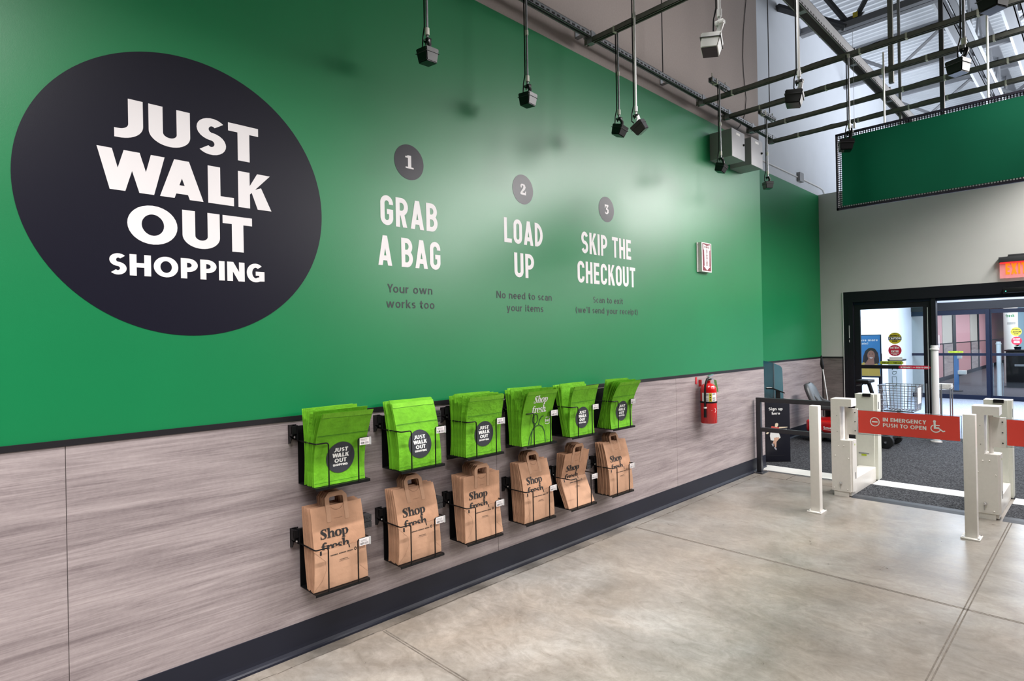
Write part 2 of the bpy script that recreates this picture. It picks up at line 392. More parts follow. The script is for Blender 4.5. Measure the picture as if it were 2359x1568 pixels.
def glyph(ch, w, W, din):
    """one glyph as a Flat in a box 0..width x 0..1 (cap height); returns (Flat, width)"""
    F = Flat(); a = w / 2; l = a; r = W - a; b = a; t = 1 - a; cx = W / 2
    xh = 0.72; rx = (W - w) / 2
    ry = rx * 1.05 if din else (1 - w) / 2
    def ell(y0, y1, x0=None, x1=None):
        x0 = l if x0 is None else x0; x1 = r if x1 is None else x1
        ex = (x1 - x0) / 2; ey = min((y1 - y0) / 2, ex * 1.05) if din else (y1 - y0) / 2
        return arc(x1 - ex, y1 - ey, ex, ey, 0, 180, 16) + arc(x0 + ex, y0 + ey, ex, ey, 180, 360, 16)[(0 if ey < (y1 - y0) / 2 - 1e-6 else 1):]
    def ring(p): F.stroke(p[:-1] if (Vector(p[0]) - Vector(p[-1])).length < 1e-6 else p, w, True)
    def stem(x, y0=0.0, y1=1.0): F.rect(x - a, y0, x + a, y1)
    def bar(x0, x1, y): F.rect(x0, y - a, x1, y + a)
    def leg(x0, x1, y0=0.0, y1=1.0, ww=None):
        ww = (ww or w) * 1.06; F.poly([(x0, y0), (x0 + ww, y0), (x1 + ww, y1), (x1, y1)])
    def bowl(x0, y0, y1, x1):
        ey = (y1 - y0) / 2; ex = min(x1 - x0, ey * (1.0 if not din else 0.85))
        F.stroke([(x0, y1), (x1 - ex, y1)] + arc(x1 - ex, y0 + ey, ex, ey, 90, -90, 14)[1:] + [(x0, y0)], w)
    def scurve(y0, y1):
        e = (y1 - y0) / 4
        o_ = .22 * W if not din else .0
        F.stroke(([(r - a * .2, y1 - e * .30 + .0)] if 0 else []) + arc(cx + (.02 if not din else 0), y1 - e, rx, e, 40 if not din else 22, 265, 16) + arc(cx, y0 + e, rx, e, 85, -140 if not din else -158, 16), w if din else w * .93)
    if ch in 'Oo0Q': ring(ell(b, t) if ch != 'o' else ell(b, xh - a))
    elif ch == 'C':
        F.stroke([(r, 0.70)] + arc(cx, t - ry, rx, ry, 0, 180) + arc(cx, b + ry, rx, ry, 180, 360) + [(r, 0.30)] if din else arc(cx + .02, .5, rx, ry, 48, 312, 24), w)
    elif ch == 'G':
        if din: F.stroke([(r, 0.70)] + arc(cx, t - ry, rx, ry, 0, 180) + arc(cx, b + ry, rx, ry, 180, 360) + [(r, 0.46), (cx, 0.46)], w)
        else: F.stroke(arc(cx, .5, rx, ry, 48, 300, 24) + [(r, b + .06), (r, 0.47), (cx, 0.47)], w)
    elif ch == 'S': scurve(b, t)
    elif ch == 's': scurve(b, xh - a)
    elif ch in 'Ll|':
        stem(l)
        if ch == 'L': bar(0, W, b)
    elif ch == 'I': stem(l)
    elif ch == 'i': stem(l, 0, xh); F.rect(l - a, .84, l + a, .84 + w)
    elif ch == 'T': bar(0, W, t); stem(cx)
    elif ch == 'H': stem(l); stem(r); bar(l, r, .5)
    elif ch == 'E': stem(l); bar(0, W, t); bar(0, W, b); bar(0, W * .92, .5)
    elif ch == 'F': stem(l); bar(0, W, t); bar(0, W * .9, .5)
    elif ch == 'U': F.stroke([(l, 1)] + arc(cx, b + rx * 1.02, rx, rx * 1.02, 180, 360, 20) + [(r, 1)], w)
    elif ch == 'u': F.stroke([(l, xh), (l, .3)] + arc(cx, b + .22, rx, .22, 180, 360, 16) + [(r, .3)], w); stem(r, 0, xh)
    elif ch == 'J': F.stroke([(r, 1)] + arc(r - .26, b + .26, .26, .26, 0, -90, 12) + [(0, b)], w)
    elif ch == 'D': stem(l); bowl(l, b, t, r)
    elif ch == 'P': stem(l); bowl(l, .44, t, r)
    elif ch == 'R': stem(l); bowl(l, .48, t, r); F.poly([(r + a * .5, 0), (r - a * 1.6, 0), (cx - a * 1.0, .48), (cx + a * 1.1, .48)])
    elif ch == 'B': stem(l); bowl(l, b, .52, r); bowl(l, .52, t, r - .02)
    elif ch == 'A': leg(0, cx - w * .53 * 1.05); F.poly([(W, 0), (W - w * 1.06, 0), (cx - w * .53 * .95, 1), (cx + w * .53 * 1.05, 1)]); bar(w * .75, W - w * .75, .25 if din else .235)
    elif ch == 'V': F.poly([(0, 1), (w * 1.06, 1), (cx + w * .5, 0), (cx - w * .5, 0)]); F.poly([(W, 1), (W - w * 1.06, 1), (cx - w * .5, 0), (cx + w * .5, 0)])
    elif ch in 'Ww':
        h = 1 if ch == 'W' else xh; q = W * .29; ww = w * .98
        F.poly([(0, h), (ww, h), (q + ww * .45, 0), (q - ww * .55, 0)]); F.poly([(cx - ww * .55, h), (cx + ww * .45, h), (q + ww * .5, 0), (q - ww * .5, 0)])
        F.poly([(cx - ww * .45, h), (cx + ww * .55, h), (W - q + ww * .5, 0), (W - q - ww * .5, 0)]); F.poly([(W - ww, h), (W, h), (W - q + ww * .55, 0), (W - q - ww * .45, 0)])
    elif ch in 'Kk':
        stem(l); h = 1 if ch == 'K' else xh
        F.poly([(w * .9, h * .36), (w * .9, h * .36 + w * .95), (W - w * 1.15, h), (W, h)]); F.poly([(W + .02, 0), (W - w * 1.15, 0), (w * 1.1, h * .5), (w * 1.1 + w * .9, h * .62)])
    elif ch == 'N': stem(l); stem(r); F.poly([(0, 1), (w * 1.1, 1), (W, 0), (W - w * 1.1, 0)])
    elif ch == 'M': stem(l); stem(r); F.poly([(0, 1), (w * 1.1, 1), (cx + a, .2), (cx - a, .2)]); F.poly([(W, 1), (W - w * 1.1, 1), (cx - a, .2), (cx + a, .2)])
    elif ch == 'X': F.poly([(0, 0), (w * 1.15, 0), (W, 1), (W - w * 1.15, 1)]); F.poly([(0, 1), (w * 1.15, 1), (W, 0), (W - w * 1.15, 0)])
    elif ch == 'x': F.poly([(0, 0), (w * 1.2, 0), (W, xh), (W - w * 1.2, xh)]); F.poly([(0, xh), (w * 1.2, xh), (W, 0), (W - w * 1.2, 0)])
    elif ch == 'Y': F.poly([(0, 1), (w * 1.15, 1), (cx + a, .42), (cx - a, .42)]); F.poly([(W, 1), (W - w * 1.15, 1), (cx - a, .42), (cx + a, .42)]); stem(cx, 0, .5)
    elif ch in 'vy':
        F.poly([(0, xh), (w * 1.1, xh), (cx + a, 0), (cx - a, 0)])
        if ch == 'v': F.poly([(W, xh), (W - w * 1.1, xh), (cx - a, 0), (cx + a, 0)])
        else: F.poly([(W, xh), (W - w * 1.1, xh), (cx - w * 1.05, -.28), (cx, -.28)]); F.rect(.04, -.28, cx - w * .4, -.28 + w)
    elif ch == 'a':
        F.stroke([(l + .02, xh - a - .03)] + arc(r - .2, xh - a - .18, .2, .18, 90, 0, 8) + [(r, 0)], w); ring(ell(b, .42, l, r))
    elif ch == 'c': F.stroke(arc(cx + .02, xh / 2, rx, xh / 2 - a, 48, 312, 20), w)
    elif ch == 'd': stem(r); ring(ell(b, xh - a))
    elif ch == 'b': stem(l); ring(ell(b, xh - a))
    elif ch == 'p': stem(l, -.28, xh); ring(ell(b, xh - a))
    elif ch == 'g': F.stroke([(r, xh), (r, -.1)] + arc(cx, -.1, rx, .18 - a * .2, 0, -150, 12), w); ring(ell(b, xh - a))
    elif ch == 'e': F.stroke([(l, xh / 2 - .01), (r, xh / 2 - .01)] + arc(cx, xh / 2, rx, xh / 2 - a, 0, 312, 24)[1:], w)
    elif ch in 'nh':
        stem(l, 0, xh if ch == 'n' else 1.0); F.stroke([(l, xh * .55)] + arc(cx, xh - a - .22, rx, .22, 180, 0, 14) + [(r, 0)], w)
    elif ch == 'm':
        stem(l, 0, xh); q = (r - l) / 4
        for k in (0, 1): F.stroke([(l + 2 * q * k, .4)] + arc(l + q + 2 * q * k, xh - a - .2, q, .2, 180, 0, 10) + [(l + 2 * q * (k + 1), 0)], w)
    elif ch == 'r': stem(l, 0, xh); F.stroke(arc(W - .02, xh - a - .26, W - .02 - l, .26, 180, 92, 10), w)
    elif ch == 't': F.stroke([(l + .1, .95), (l + .1, .22)] + arc(l + .1 + .16, b + .16, .16, .16, 180, 270, 8) + [(W, b)], w); bar(0, W, xh - a)
    elif ch == 'f': F.stroke([(l + .1, 0), (l + .1, .75)] + arc(l + .1 + .18, 1.02 - a - .18, .18, .18, 180, 95, 8), w); bar(0, W, xh - a)
    elif ch == '(': F.stroke(arc(W + .25, .42, W + .25 - a, .68, 130, 230, 14), w)
    elif ch == ')': F.stroke(arc(-.25, .42, W + .25 - a, .68, 50, -50, 14), w)
    elif ch in "'’": F.poly([(0, .74), (w * .7, .74), (w * 1.1, 1.02), (0, 1.02)])
    elif ch == '?': F.stroke(arc(cx, t - .22, rx, .22, 160, -60, 16) + [(cx, .28)], w); F.rect(cx - a, 0, cx + a, w)
    elif ch == '.': F.rect(0, 0, w, w)
    elif ch == '-': bar(0, W, .42)
    elif ch == '1': stem(cx + .06); F.poly([(.05, .72), (cx + .06, .82), (cx + .06, 1), (.05, .88)])
    elif ch == '9': ring(ell(.42, t)); F.stroke([(r, .7), (r, b + .2)] + arc(cx, b + .2, rx, .2, 0, -150, 12), w)
    elif ch == '5': F.stroke([(r, t), (l, t), (l + .02, .58)] + arc(cx - .03, b + .24, rx + .03, .25, 100, -155, 16), w)
    elif ch == '%': ring(ell(b, t))
    return F
WID = dict(I=0, i=0, l=0, T=.56, L=.46, E=.48, F=.46, J=.42, W=1.02, M=.80, A=.72, V=.68, Y=.64, X=.66, K=.62, N=.66, H=.66, O=.80, Q=.8, C=.64, G=.70, S=.54, U=.66, D=.68, P=.58, R=.62, B=.60)
WIDL = dict(w=.88, m=.92, r=.38, t=.40, f=.40, s=.46, a=.52, c=.48, e=.54, o=.58, n=.54, u=.54, h=.54, d=.56, b=.56, p=.56, g=.56, y=.56, v=.54, x=.54, k=.54)
KERN = {'WA': .17, 'AL': .0, 'UT': .03, 'ST': .05, 'Yo': .12, 'LK': .0, 'AU': .03, 'TO': .04, 'CA': .03, 'NC': 0, 'CY': .06}
def text(s, w=.2, din=False, gap=.11, narrow=1.0):
    """a line of text, cap height 1, starting at x=0"""
    T = Flat(); x = 0; last = ' '
    for ch in s:
        if ch == ' ': x += (.30 if din else .34) * narrow; continue
        if din: Wd = {'I': w, 'A': .58, 'T': .5, 'L': .44, 'E': .44, 'K': .53}.get(ch, .51)
        else: Wd = WID.get(ch, WIDL.get(ch, {"'": w, '’': w, '(': .26, ')': .26, '.': w, '-': .5, '?': .5, '1': .4}.get(ch, .56)))
        if Wd == 0: Wd = w
        if not din: Wd = max(w, Wd * narrow + (w - .2) * .55)
        if not din and last + ch in KERN: x -= KERN[last + ch]
        last = ch
        g = glyph(ch, w, Wd, din); x0 = x
        T.merge(g, lambda a, b: (a + x0, b)); x += Wd + gap
    return T
def fit(T, x0, x1, y0, y1, cap=1.0):
    """scale a text so that it spans x0..x1 and its cap height y0..y1"""
    a, b, c, d = T.bounds(); O = Flat(); k = (x1 - x0) / (b - a)
    return O.merge(T, lambda x, y: (x0 + (x - a) * k, y0 + y / cap * (y1 - y0)))
def centre(T, cx, y0, h, kx=1.0):
    a, b, c, d = T.bounds(); O = Flat()
    return O.merge(T, lambda x, y: (cx + (x - (a + b) / 2) * h * kx, y0 + y * h))
def shop_fresh():
    """high-contrast slab-serif 'Shop / fresh.' ; line 1 baseline y=1.06, line 2 baseline y=0, cap height .86"""
    F = Flat()
    def vs(p): F.stroke([(x, y) for x, y, _ in p], [q for _, _, q in p])
    def S(x, y, k):
        pts = [(.50, .70, .05), (.47, .80, .07), (.36, .855, .075), (.22, .84, .10), (.13, .74, .17), (.13, .63, .22), (.23, .52, .25), (.36, .40, .25), (.44, .27, .22), (.43, .13, .16), (.34, .03, .09), (.22, .005, .07), (.09, .05, .06), (.05, .17, .05)]
        vs([(x + a * k, y + b * k, c * k) for a, b, c in pts]); F.rect(x + .47 * k, y + .60 * k, x + .53 * k, y + .88 * k); F.rect(x + .02 * k, y - .02 * k, x + .08 * k, y + .26 * k)
    def stem(x, y0, y1, w=.19): F.rect(x, y0, x + w, y1)
    def serif(x0, x1, y): F.rect(x0, y - .03, x1, y + .03)
    def h(x, y):
        stem(x + .06, y, y + .92); serif(x - .02, x + .31, y + .03); F.poly([(x - .02, y + .86), (x + .06, y + .84), (x + .06, y + .92), (x - .02, y + .92)])
        vs([(x + .25, y + .42, .05), (x + .31, y + .54, .08), (x + .41, y + .58, .11), (x + .49, y + .50, .17), (x + .505, y + .36, .19), (x + .505, y, .19)]); serif(x + .36, x + .68, y + .03)
    def o(x, y):
        p = []; 
        for i in range(33):
            q = 2 * math.pi * i / 32; p.append((x + .29 + .21 * math.cos(q), y + .30 + .285 * math.sin(q), .06 + .15 * abs(math.cos(q)) ** 1.3))
        vs(p)
    def pp(x, y):
        stem(x + .06, y - .24, y + .60); serif(x - .02, x + .31, y - .22); F.poly([(x - .02, y + .54), (x + .06, y + .52), (x + .06, y + .60), (x - .02, y + .60)])
        vs([(x + .22, y + .50, .04), (x + .33, y + .58, .06), (x + .46, y + .52, .14), (x + .52, y + .32, .20), (x + .47, y + .12, .15), (x + .35, y + .02, .06), (x + .22, y + .05, .04)])
    def f(x, y):
        vs([(x + .15, y, .19), (x + .15, y + .62, .19), (x + .19, y + .78, .15), (x + .29, y + .87, .09), (x + .38, y + .86, .09)])
        F.disc(x + .40, y + .82, .065, 14, 1); serif(x - .01, x + .38, y + .57); serif(x - .02, x + .34, y + .03)
    def r(x, y):
        stem(x + .06, y, y + .60); serif(x - .02, x + .34, y + .03); F.poly([(x - .02, y + .54), (x + .06, y + .52), (x + .06, y + .60), (x - .02, y + .60)])
        vs([(x + .24, y + .40, .05), (x + .30, y + .54, .07), (x + .38, y + .58, .09)]); F.disc(x + .41, y + .53, .075, 14, 1)
    def e(x, y):
        vs([(x + .12, y + .33, .05), (x + .46, y + .33, .05)])
        p = []
        for i in range(29):
            q = R(10 + 300 * i / 28); p.append((x + .28 + .20 * math.cos(q), y + .30 + .285 * math.sin(q), .05 + .15 * max(0, -math.cos(q) if q > R(90) else math.cos(q) * .8) ** 1.0))
        vs(p)
    def s_(x, y): S(x, y, .70)
    S(0, 1.25, 1.0); h(.58, 1.25); o(1.24, 1.25); pp(1.82, 1.25)
    f(.02, 0); r(.42, 0); e(.86, 0); s_(1.40, 0); h(1.80, 0); F.disc(2.52, .08, .085, 14, 1)
    return F
SHOPF = shop_fresh()

def wallmap(x, y0=0.0, z0=0.0):
    return lambda a, b: (x, y0 + a, z0 + b)
def facemap(y):            # lettering on a face that looks toward -Y : a -> x, b -> z
    return lambda a, b: (a, y, b)

# ================================================================ THE SETTING
ST = 'structure'
BY = 11.04            # front face of the vestibule wall with the sliding doors
TRIM_N = [20]
def setting_name(name):
    if name.startswith(('wall_left', 'wall_recess', 'wall_vestibule_left', 'wall_vestibule_sill', 'wall_vestibule_top', 'wall_vestibule_corner', 'wall_lobby_white', 'wall_lobby_pink')) and not name.endswith('green'): return 'wall_left'
    if name.startswith(('wall_back', 'wall_vestibule_back', 'wall_lobby_end')): return 'wall_back'
    if name.startswith(('wall_right', 'wall_lobby_right')): return 'wall_right'
    if name.startswith('floor'): return 'floor'
    if name.startswith('ceiling'): return 'ceiling'
    if name == 'wall_rear' or name.startswith('baseboard_'): return {'baseboard_recess': 'baseboard_left', 'baseboard_lobby': 'baseboard_left'}.get(name, name)
    TRIM_N[0] += 1; return 'trim_%d' % TRIM_N[0]
def sbox(name, m, *b): return MB().box(*b).build(setting_name(name), m, kind=ST)

# floor: polished concrete with saw-cut joints
floor = sbox('floor', CONC, -1.2, 18.0, -4.0, 20.0, -0.12, 0.0)
def joint(x0, x1, y0, y1): MB().box(x0, x1, y0, y1, -0.004, 0.0006).build('joint', JOINT, floor)
for jy in (1.780, 4.248):
    joint(0.125, 17.9, jy - .011, jy - .004); joint(0.125, 17.9, jy + .003, jy + .011)
joint(0.105, 1.0, 6.765, 6.772)
for jx in (2.38, 4.85):
    joint(jx - .014, jx - .007, -3.9, 6.43); joint(jx + .004, jx + .011, -3.9, 6.43)
joint(0.42, 0.428, 6.78, 7.12)
cr = MB(); rnd = random.Random(3); y = -1.0
while y < 6.9:                                            # ragged crack along the wall
    y2 = y + rnd.uniform(.04, .12); w = rnd.choice((.0015, .002, .003, .006, .005, .004))
    x = .106 + .014 * math.sin(y * 1.7) * .5 + rnd.uniform(-.006, .006) + .004 * (y - 2)
    x2 = .106 + .014 * math.sin(y2 * 1.7) * .5 + .004 * (y2 - 2)
    cr.add([(x - w, y, .0007), (x + w, y, .0007), (x2 + w, y2, .0007), (x2 - w, y2, .0007)], [(0, 1, 2, 3)]); y = y2
cr.build_raw('crack', JOINT, floor)

# walls
sbox('wall_left', BEIGE, -0.2, 0.0, -4.0, 7.25, 0.0, 7.06)
sbox('wall_left_green', GREEN, 0.0, 0.002, -4.0, 7.25, 1.233, 3.918)
sbox('wall_left_return', BEIGE, -0.75, -0.2, 7.05, 7.25, 0.0, 7.06)
sbox('wall_recess', WHITEW, -0.75, -0.55, 7.25, 20.0, 0.0, 7.06)
sbox('wall_recess_green', GREEN2, -0.55, -0.548, 7.25, BY, 1.233, 4.035)
sbox('wall_back', GREYW, -0.55, -0.19, BY, BY + .2, 0.0, 4.05)
sbox('wall_back_upper', GREYW, -0.19, 18.0, BY, BY + .2, 2.325, 4.05)
sbox('wall_back_right', GREYW, 3.3, 18.0, BY, BY + .2, 0.0, 2.325)
sbox('ceiling_vestibule', WHITEW, -1.2, 9.5, BY + .2, 17.6, 2.95, 3.15)
sbox('wall_back_far', WHITEW, -0.6, 18.0, 20.0, 20.2, 4.0, 7.06)
SHELF = mat('dark_shelving', (.05, .05, .052), .7, noise=(3, .6))
sbox('wall_right', SHELF, 18.0, 18.2, -4.0, 20.0, 0.0, 7.06)
sbox('wall_rear', SHELF, -0.2, 18.0, -4.2, -4.0, 0.0, 7.06)
sbox('ceiling_vestibule_lid', WHITEW, -0.55, 18.0, BY + .2, 20.0, 4.0, 4.05)

# roof deck: corrugated sheet, ribs along X
dk = MB(); y = -4.0; z0 = 7.06
while y < 20.0:
    prof = [(y, z0), (y + .045, z0 + .0), (y + .065, z0 + .05), (y + .13, z0 + .05), (y + .15, z0)]
    for (ya, za), (yb_, zb) in zip(prof[:-1], prof[1:]):
        dk.add([(-.75, ya, za), (18.1, ya, za), (18.1, yb_, zb), (-.75, yb_, zb)], [(0, 1, 2, 3)])
    y += .15
dk.build_raw('ceiling', DECK, kind=ST)

# wood-look wainscot panels of 2.4 m on the left wall, black cap strip, vinyl base
k = 0
for ya, yb_ in ((-3.9, -2.026), (-2.023, .3785), (.3815, 2.7665), (2.7695, 5.1685), (5.1715, 7.25)):
    k += 1; sbox('trim_%d' % k, WOOD, 0.0, 0.006, ya, yb_, 0.15, 1.215)
sbox('wall_seam', mat('seam_grey', (.13, .11, .11), .7), 0.0, 0.003, -3.9, 7.25, 0.15, 1.2)
sbox('trim_6', BLACKTRIM, 0.0, 0.010, -4.0, 7.252, 1.210, 1.236)
def base_profile(name, pts, ya, yb_, fn):
    m = MB(); n = len(pts); m.add([fn(p, ya) for p in pts] + [fn(p, yb_) for p in pts], [(i, i + 1, n + i + 1, n + i) for i in range(n - 1)]); return m.build_raw(setting_name(name), BASEB, kind=ST)
bp = [(0, .161), (.010, .159), (.011, .045), (.013, .028), (.020, .016), (.028, .010), (.030, 0.0)]
base_profile('baseboard_left', bp, -4.0, 7.25, lambda p, y: (p[0], y, p[1]))
sbox('trim_7', WOOD, -0.55, -0.544, 7.25, BY, 0.15, 1.215)
sbox('trim_8', BLACKTRIM, -0.55, -0.540, 7.25, BY, 1.210, 1.236)
base_profile('baseboard_recess', bp, 7.25, BY, lambda p, y: (p[0] - .55, y, p[1]))
sbox('trim_9', WOOD2, -0.55, -0.205, BY - .006, BY, 0.15, 1.215)
sbox('trim_10', BLACKTRIM, -0.55, -0.200, BY - .010, BY, 1.210, 1.236)
sbox('trim_11', BLACKTRIM, -0.55, -0.528, BY - .012, BY, 0.0, 1.236)
sbox('trim_12', BLACKTRIM, -0.212, -0.200, BY - .012, BY, 0.0, 1.236)
sbox('trim_13', WHITE, -0.198, -0.186, BY - .012, BY, 0.0, 2.325)
base_profile('baseboard_back', bp, -0.55, -0.2, lambda p, x: (x, BY - p[0], p[1]))

# carpet, lane mats and the white ramp edge in front of the doors
sbox('floor_carpet', CARPET, -0.55, 5.5, 7.355, BY, 0.0, 0.008)
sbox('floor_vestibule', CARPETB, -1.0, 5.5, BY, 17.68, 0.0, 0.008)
sbox('floor_lobby', CARPETL, -1.0, 8.0, 17.68, 45.0, -0.1, 0.006)
for xa, xb in ((-0.01, 1.0), (1.19, 2.14), (2.33, 3.28)):
    MB().prism([(7.12, 0), (7.36, 0), (7.36, .012), (7.15, .012)], lambda a, b, d: (d, a, b), xa, xb).build(setting_name('trim_ramp'), mat('ramp_white', (.74, .74, .71), .35), kind=ST)
sbox('trim_track', GALV, 0.10, 1.0, 7.06, 7.075, 0, .004); sbox('trim_track', GALV, 0.10, 1.0, 7.09, 7.105, 0, .004)
mats_spec = (('black lane mat lying between the first pair of white gates, left', 1.173, 2.125), ('black lane mat lying right of the second gate at the frame edge', 2.325, 3.27))
for lab, xa, xb in mats_spec:
    t = empty('lane_mat', ((xa + xb) / 2, 6.78, 0), lab, 'floor mat', 'mats in the gate lanes')
    MB().box(xa, xb, 6.58, 7.12, 0.0006, 0.009).build('pile', CARPET, t)
    MB().prism([(6.43, .0006), (6.58, .0006), (6.58, .009), (6.50, .009)], lambda a, b, d: (d, a, b), xa, xb).build('edging', mat('rubber', (.022, .024, .03), .5), t)

# ---- door_1: the sliding door assembly in the vestibule wall
d1 = empty('door_1', (1.1, BY, 0), kind=ST)
FY = BY - .012
m = MB(); m.box(-.185, 3.3, FY, BY + .16, 2.150, 2.325); m.build('header', FRAME, d1)
m = MB(); m.box(-.185, 3.3, BY + .02, BY + .18, 2.105, 2.150); m.build('header_track', FRAMEB, d1)
m = MB(); m.box(-.185, -.045, FY, BY + .15, 0, 2.15); m.box(-.115, -.10, FY - .004, FY, .05, 2.10); m.build('frame_jamb', FRAME, d1)
m = MB(); m.box(1.042, 1.100, FY + .01, BY + .13, 0, 2.15); m.build('frame_post', FRAME, d1)
m = MB(); m.box(.051, .931, BY + .03, BY + .075, 2.02, 2.125); m.box(.051, .931, BY + .03, BY + .075, .01, .16)
m.box(-.04, .051, BY + .03, BY + .075, .01, 2.125); m.box(.931, 1.040, BY + .03, BY + .075, .01, 2.125); m.box(.051, .931, BY + .026, BY + .072, 1.041, 1.100)
leaf = m.build('leaf_frame', FRAME, d1)
MB().box(.045, .94, BY + .048, BY + .054, .15, 2.03).build('pane', GLASS, leaf)
MB().box(.985, .995, BY + .022, BY + .03, .15, 2.01).build('weather_strip', ALU, leaf)
for za, zb in ((1.55, 1.76), (1.48, 1.52)): MB().box(-.105, -.098, FY - .008, FY - .003, za, zb).build('label_strip', WHITE, d1)
def sticker(cx, cz, r, col, lines, ink, y):
    s = Flat().disc(cx, cz, r, 40, 2).build('sticker', col, facemap(y), d1 if y < 12 else d2)
    for (tx, z0, h, x0, x1) in lines: fit(text(tx, .24), cx + x0, cx + x1, cz + z0, cz + z0 + h).build('lettering', ink, facemap(y - .0015), s)
    return s
YEL = mat('yellow_sticker', (.62, .52, .03), .45); YELG = mat('lime_sticker', (.42, .52, .02), .45); REDS = mat('red_sticker', (.58, .015, .05), .45)
SY = BY + .045
st = sticker(.543, 1.535, .093, YEL, [('CAUTION', -.02, .036, -.078, .078)], PRW, SY)
# black band behind the CAUTION line and the black words above and below it
Flat().rect(.4515, 1.506, .6345, 1.560).build('band', INK, facemap(SY - .0008), st)
for tx, x0, x1, z0, z1 in (('AUTOMATIC', .478, .608, 1.568, 1.590), ('DOOR', .508, .578, 1.478, 1.500), ('SAFETY', .518, .568, 1.602, 1.612)): fit(text(tx, .24), x0, x1, z0, z1).build('lettering', INK, facemap(SY - .0015), st)
sticker(.540, 1.337, .092, REDS, [('DO NOT', .028, .03, -.062, .062), ('ENTER', -.028, .03, -.052, .052), ('AUTOMATIC', -.052, .016, -.056, .056), ('DOOR', -.076, .014, -.028, .028), ('CAUTION', .066, .010, -.03, .03)], PRW, SY)
def pill(x0, x1, z0, z1, c, y, par, name, words, ink):
    h = (z1 - z0) / 2
    s = Flat().poly([(x0, z0 + h), (x0 + h, z1), (x1 - h, z1), (x1, z0 + h), (x1 - h, z0), (x0 + h, z0)]).build(name, c, facemap(y), par)
    fit(text(words[0], .2), x0 + h * 1.3, x0 + (x1 - x0) * .42, z0 + h * .55, z1 - h * .55).build('lettering', ink, facemap(y - .0015), s); fit(text(words[1], .2), x0 + (x1 - x0) * .56, x1 - h * 1.3, z0 + h * .55, z1 - h * .55).build('lettering', ink, facemap(y - .0015), s)
    Flat().rect(x0 + (x1 - x0) * .445, z0 + h * .9, x0 + (x1 - x0) * .53, z0 + h * 1.1).build('dash', ink, facemap(y - .0015), s)
pill(.315, .660, 1.112, 1.165, YELG, SY, d1, 'sticker_strip', ('AUTOMATIC DOOR', 'STAND CLEAR'), INK)
pill(.585, 1.022, 1.043, 1.097, REDS, BY + .0235, d1, 'sticker_strip', ('IN EMERGENCY', 'PUSH TO OPEN'), PRW)
Flat().rect(.46, 1.178, .64, 1.232).build('paper_notice', WHITE, facemap(SY + .001), d1)
# motion sensor on the header
t = empty('door_sensor', (2.1, FY, 2.2), 'black motion sensor with green light on the door header', 'sensor')
MB().bbox(1.91, 2.36, FY - .07, FY, 2.160, 2.235, .012).build('housing', BLACKP, t)
MB().lathe((1.945, FY - .071, 2.185), [(0, -.006), (.006, -.003), (.006, .003), (0, .006)], 10).build('indicator_light', mat('green_led', (.1, .8, .5), .4, emit=((.1, 1, .55), 4)), t)

# ---- door_2: the inner sliding doors at the far side of the vestibule
DY = 17.68
d2 = empty('door_2', (1.5, DY, 0), kind=ST)
MB().box(-1.0, 5.5, DY - .02, DY + .15, 2.160, 2.350).build('header', FRAME, d2)
m = MB(); m.box(-1.0, .93, DY, DY + .1, 2.04, 2.155); m.box(-1.0, .93, DY, DY + .06, 1.051, 1.114); m.box(-1.0, .93, DY, DY + .08, .006, .115); m.box(.925, 1.0, DY - .03, DY + .1, 0, 2.155); m.box(-1.0, -.90, DY, DY + .1, 0, 2.155)
m.build('sidelight_frame', FRAMEB, d2)
MB().box(-.92, .94, DY + .03, DY + .036, .1, 2.05).build('pane', GLASS, d2)
m = MB(); m.box(1.03, 1.96, DY + .02, DY + .07, 2.05, 2.145); m.box(1.001, 1.03, DY + .02, DY + .07, .01, 2.145); m.box(1.03, 1.96, DY + .02, DY + .07, 1.051, 1.114); m.box(1.03, 1.96, DY + .02, DY + .07, .01, .115); m.box(1.96, 2.06, DY + .02, DY + .07, .01, 2.145)
d2leaf = m.build('leaf_frame', FRAMEB, d2)
MB().box(1.02, 1.97, DY + .045, DY + .051, .1, 2.06).build('pane', GLASS, d2leaf)
st = sticker(1.468, 1.605, .098, YEL, [('CAUTION', -.02, .036, -.08, .08)], INK, DY + .035)
for tx, x0, x1, z0, z1 in (('AUTOMATIC', 1.40, 1.536, 1.640, 1.662), ('DOOR', 1.43, 1.506, 1.545, 1.568)): fit(text(tx, .24), x0, x1, z0, z1).build('lettering', INK, facemap(DY + .0335), st)
sticker(1.474, 1.395, .095, REDS, [('DO NOT', .028, .03, -.062, .062), ('ENTER', -.028, .03, -.052, .052), ('AUTOMATIC', -.052, .016, -.056, .056)], PRW, DY + .035)
pill(.185, .50, 1.118, 1.165, YELG, DY + .028, d2, 'sticker_strip', ('AUTOMATIC DOOR', 'STAND CLEAR'), INK)
MB().box(.02, .035, DY - .05, DY - .035, 1.25, 1.55).build('pull_handle', ALU, d2)
sbox('wall_vestibule_back', WHITEW, -1.2, 9.5, DY, DY + .1, 2.35, 2.95)
sbox('wall_vestibule_back_right', WHITEW, 4.6, 9.5, DY, DY + .1, 0, 2.35)
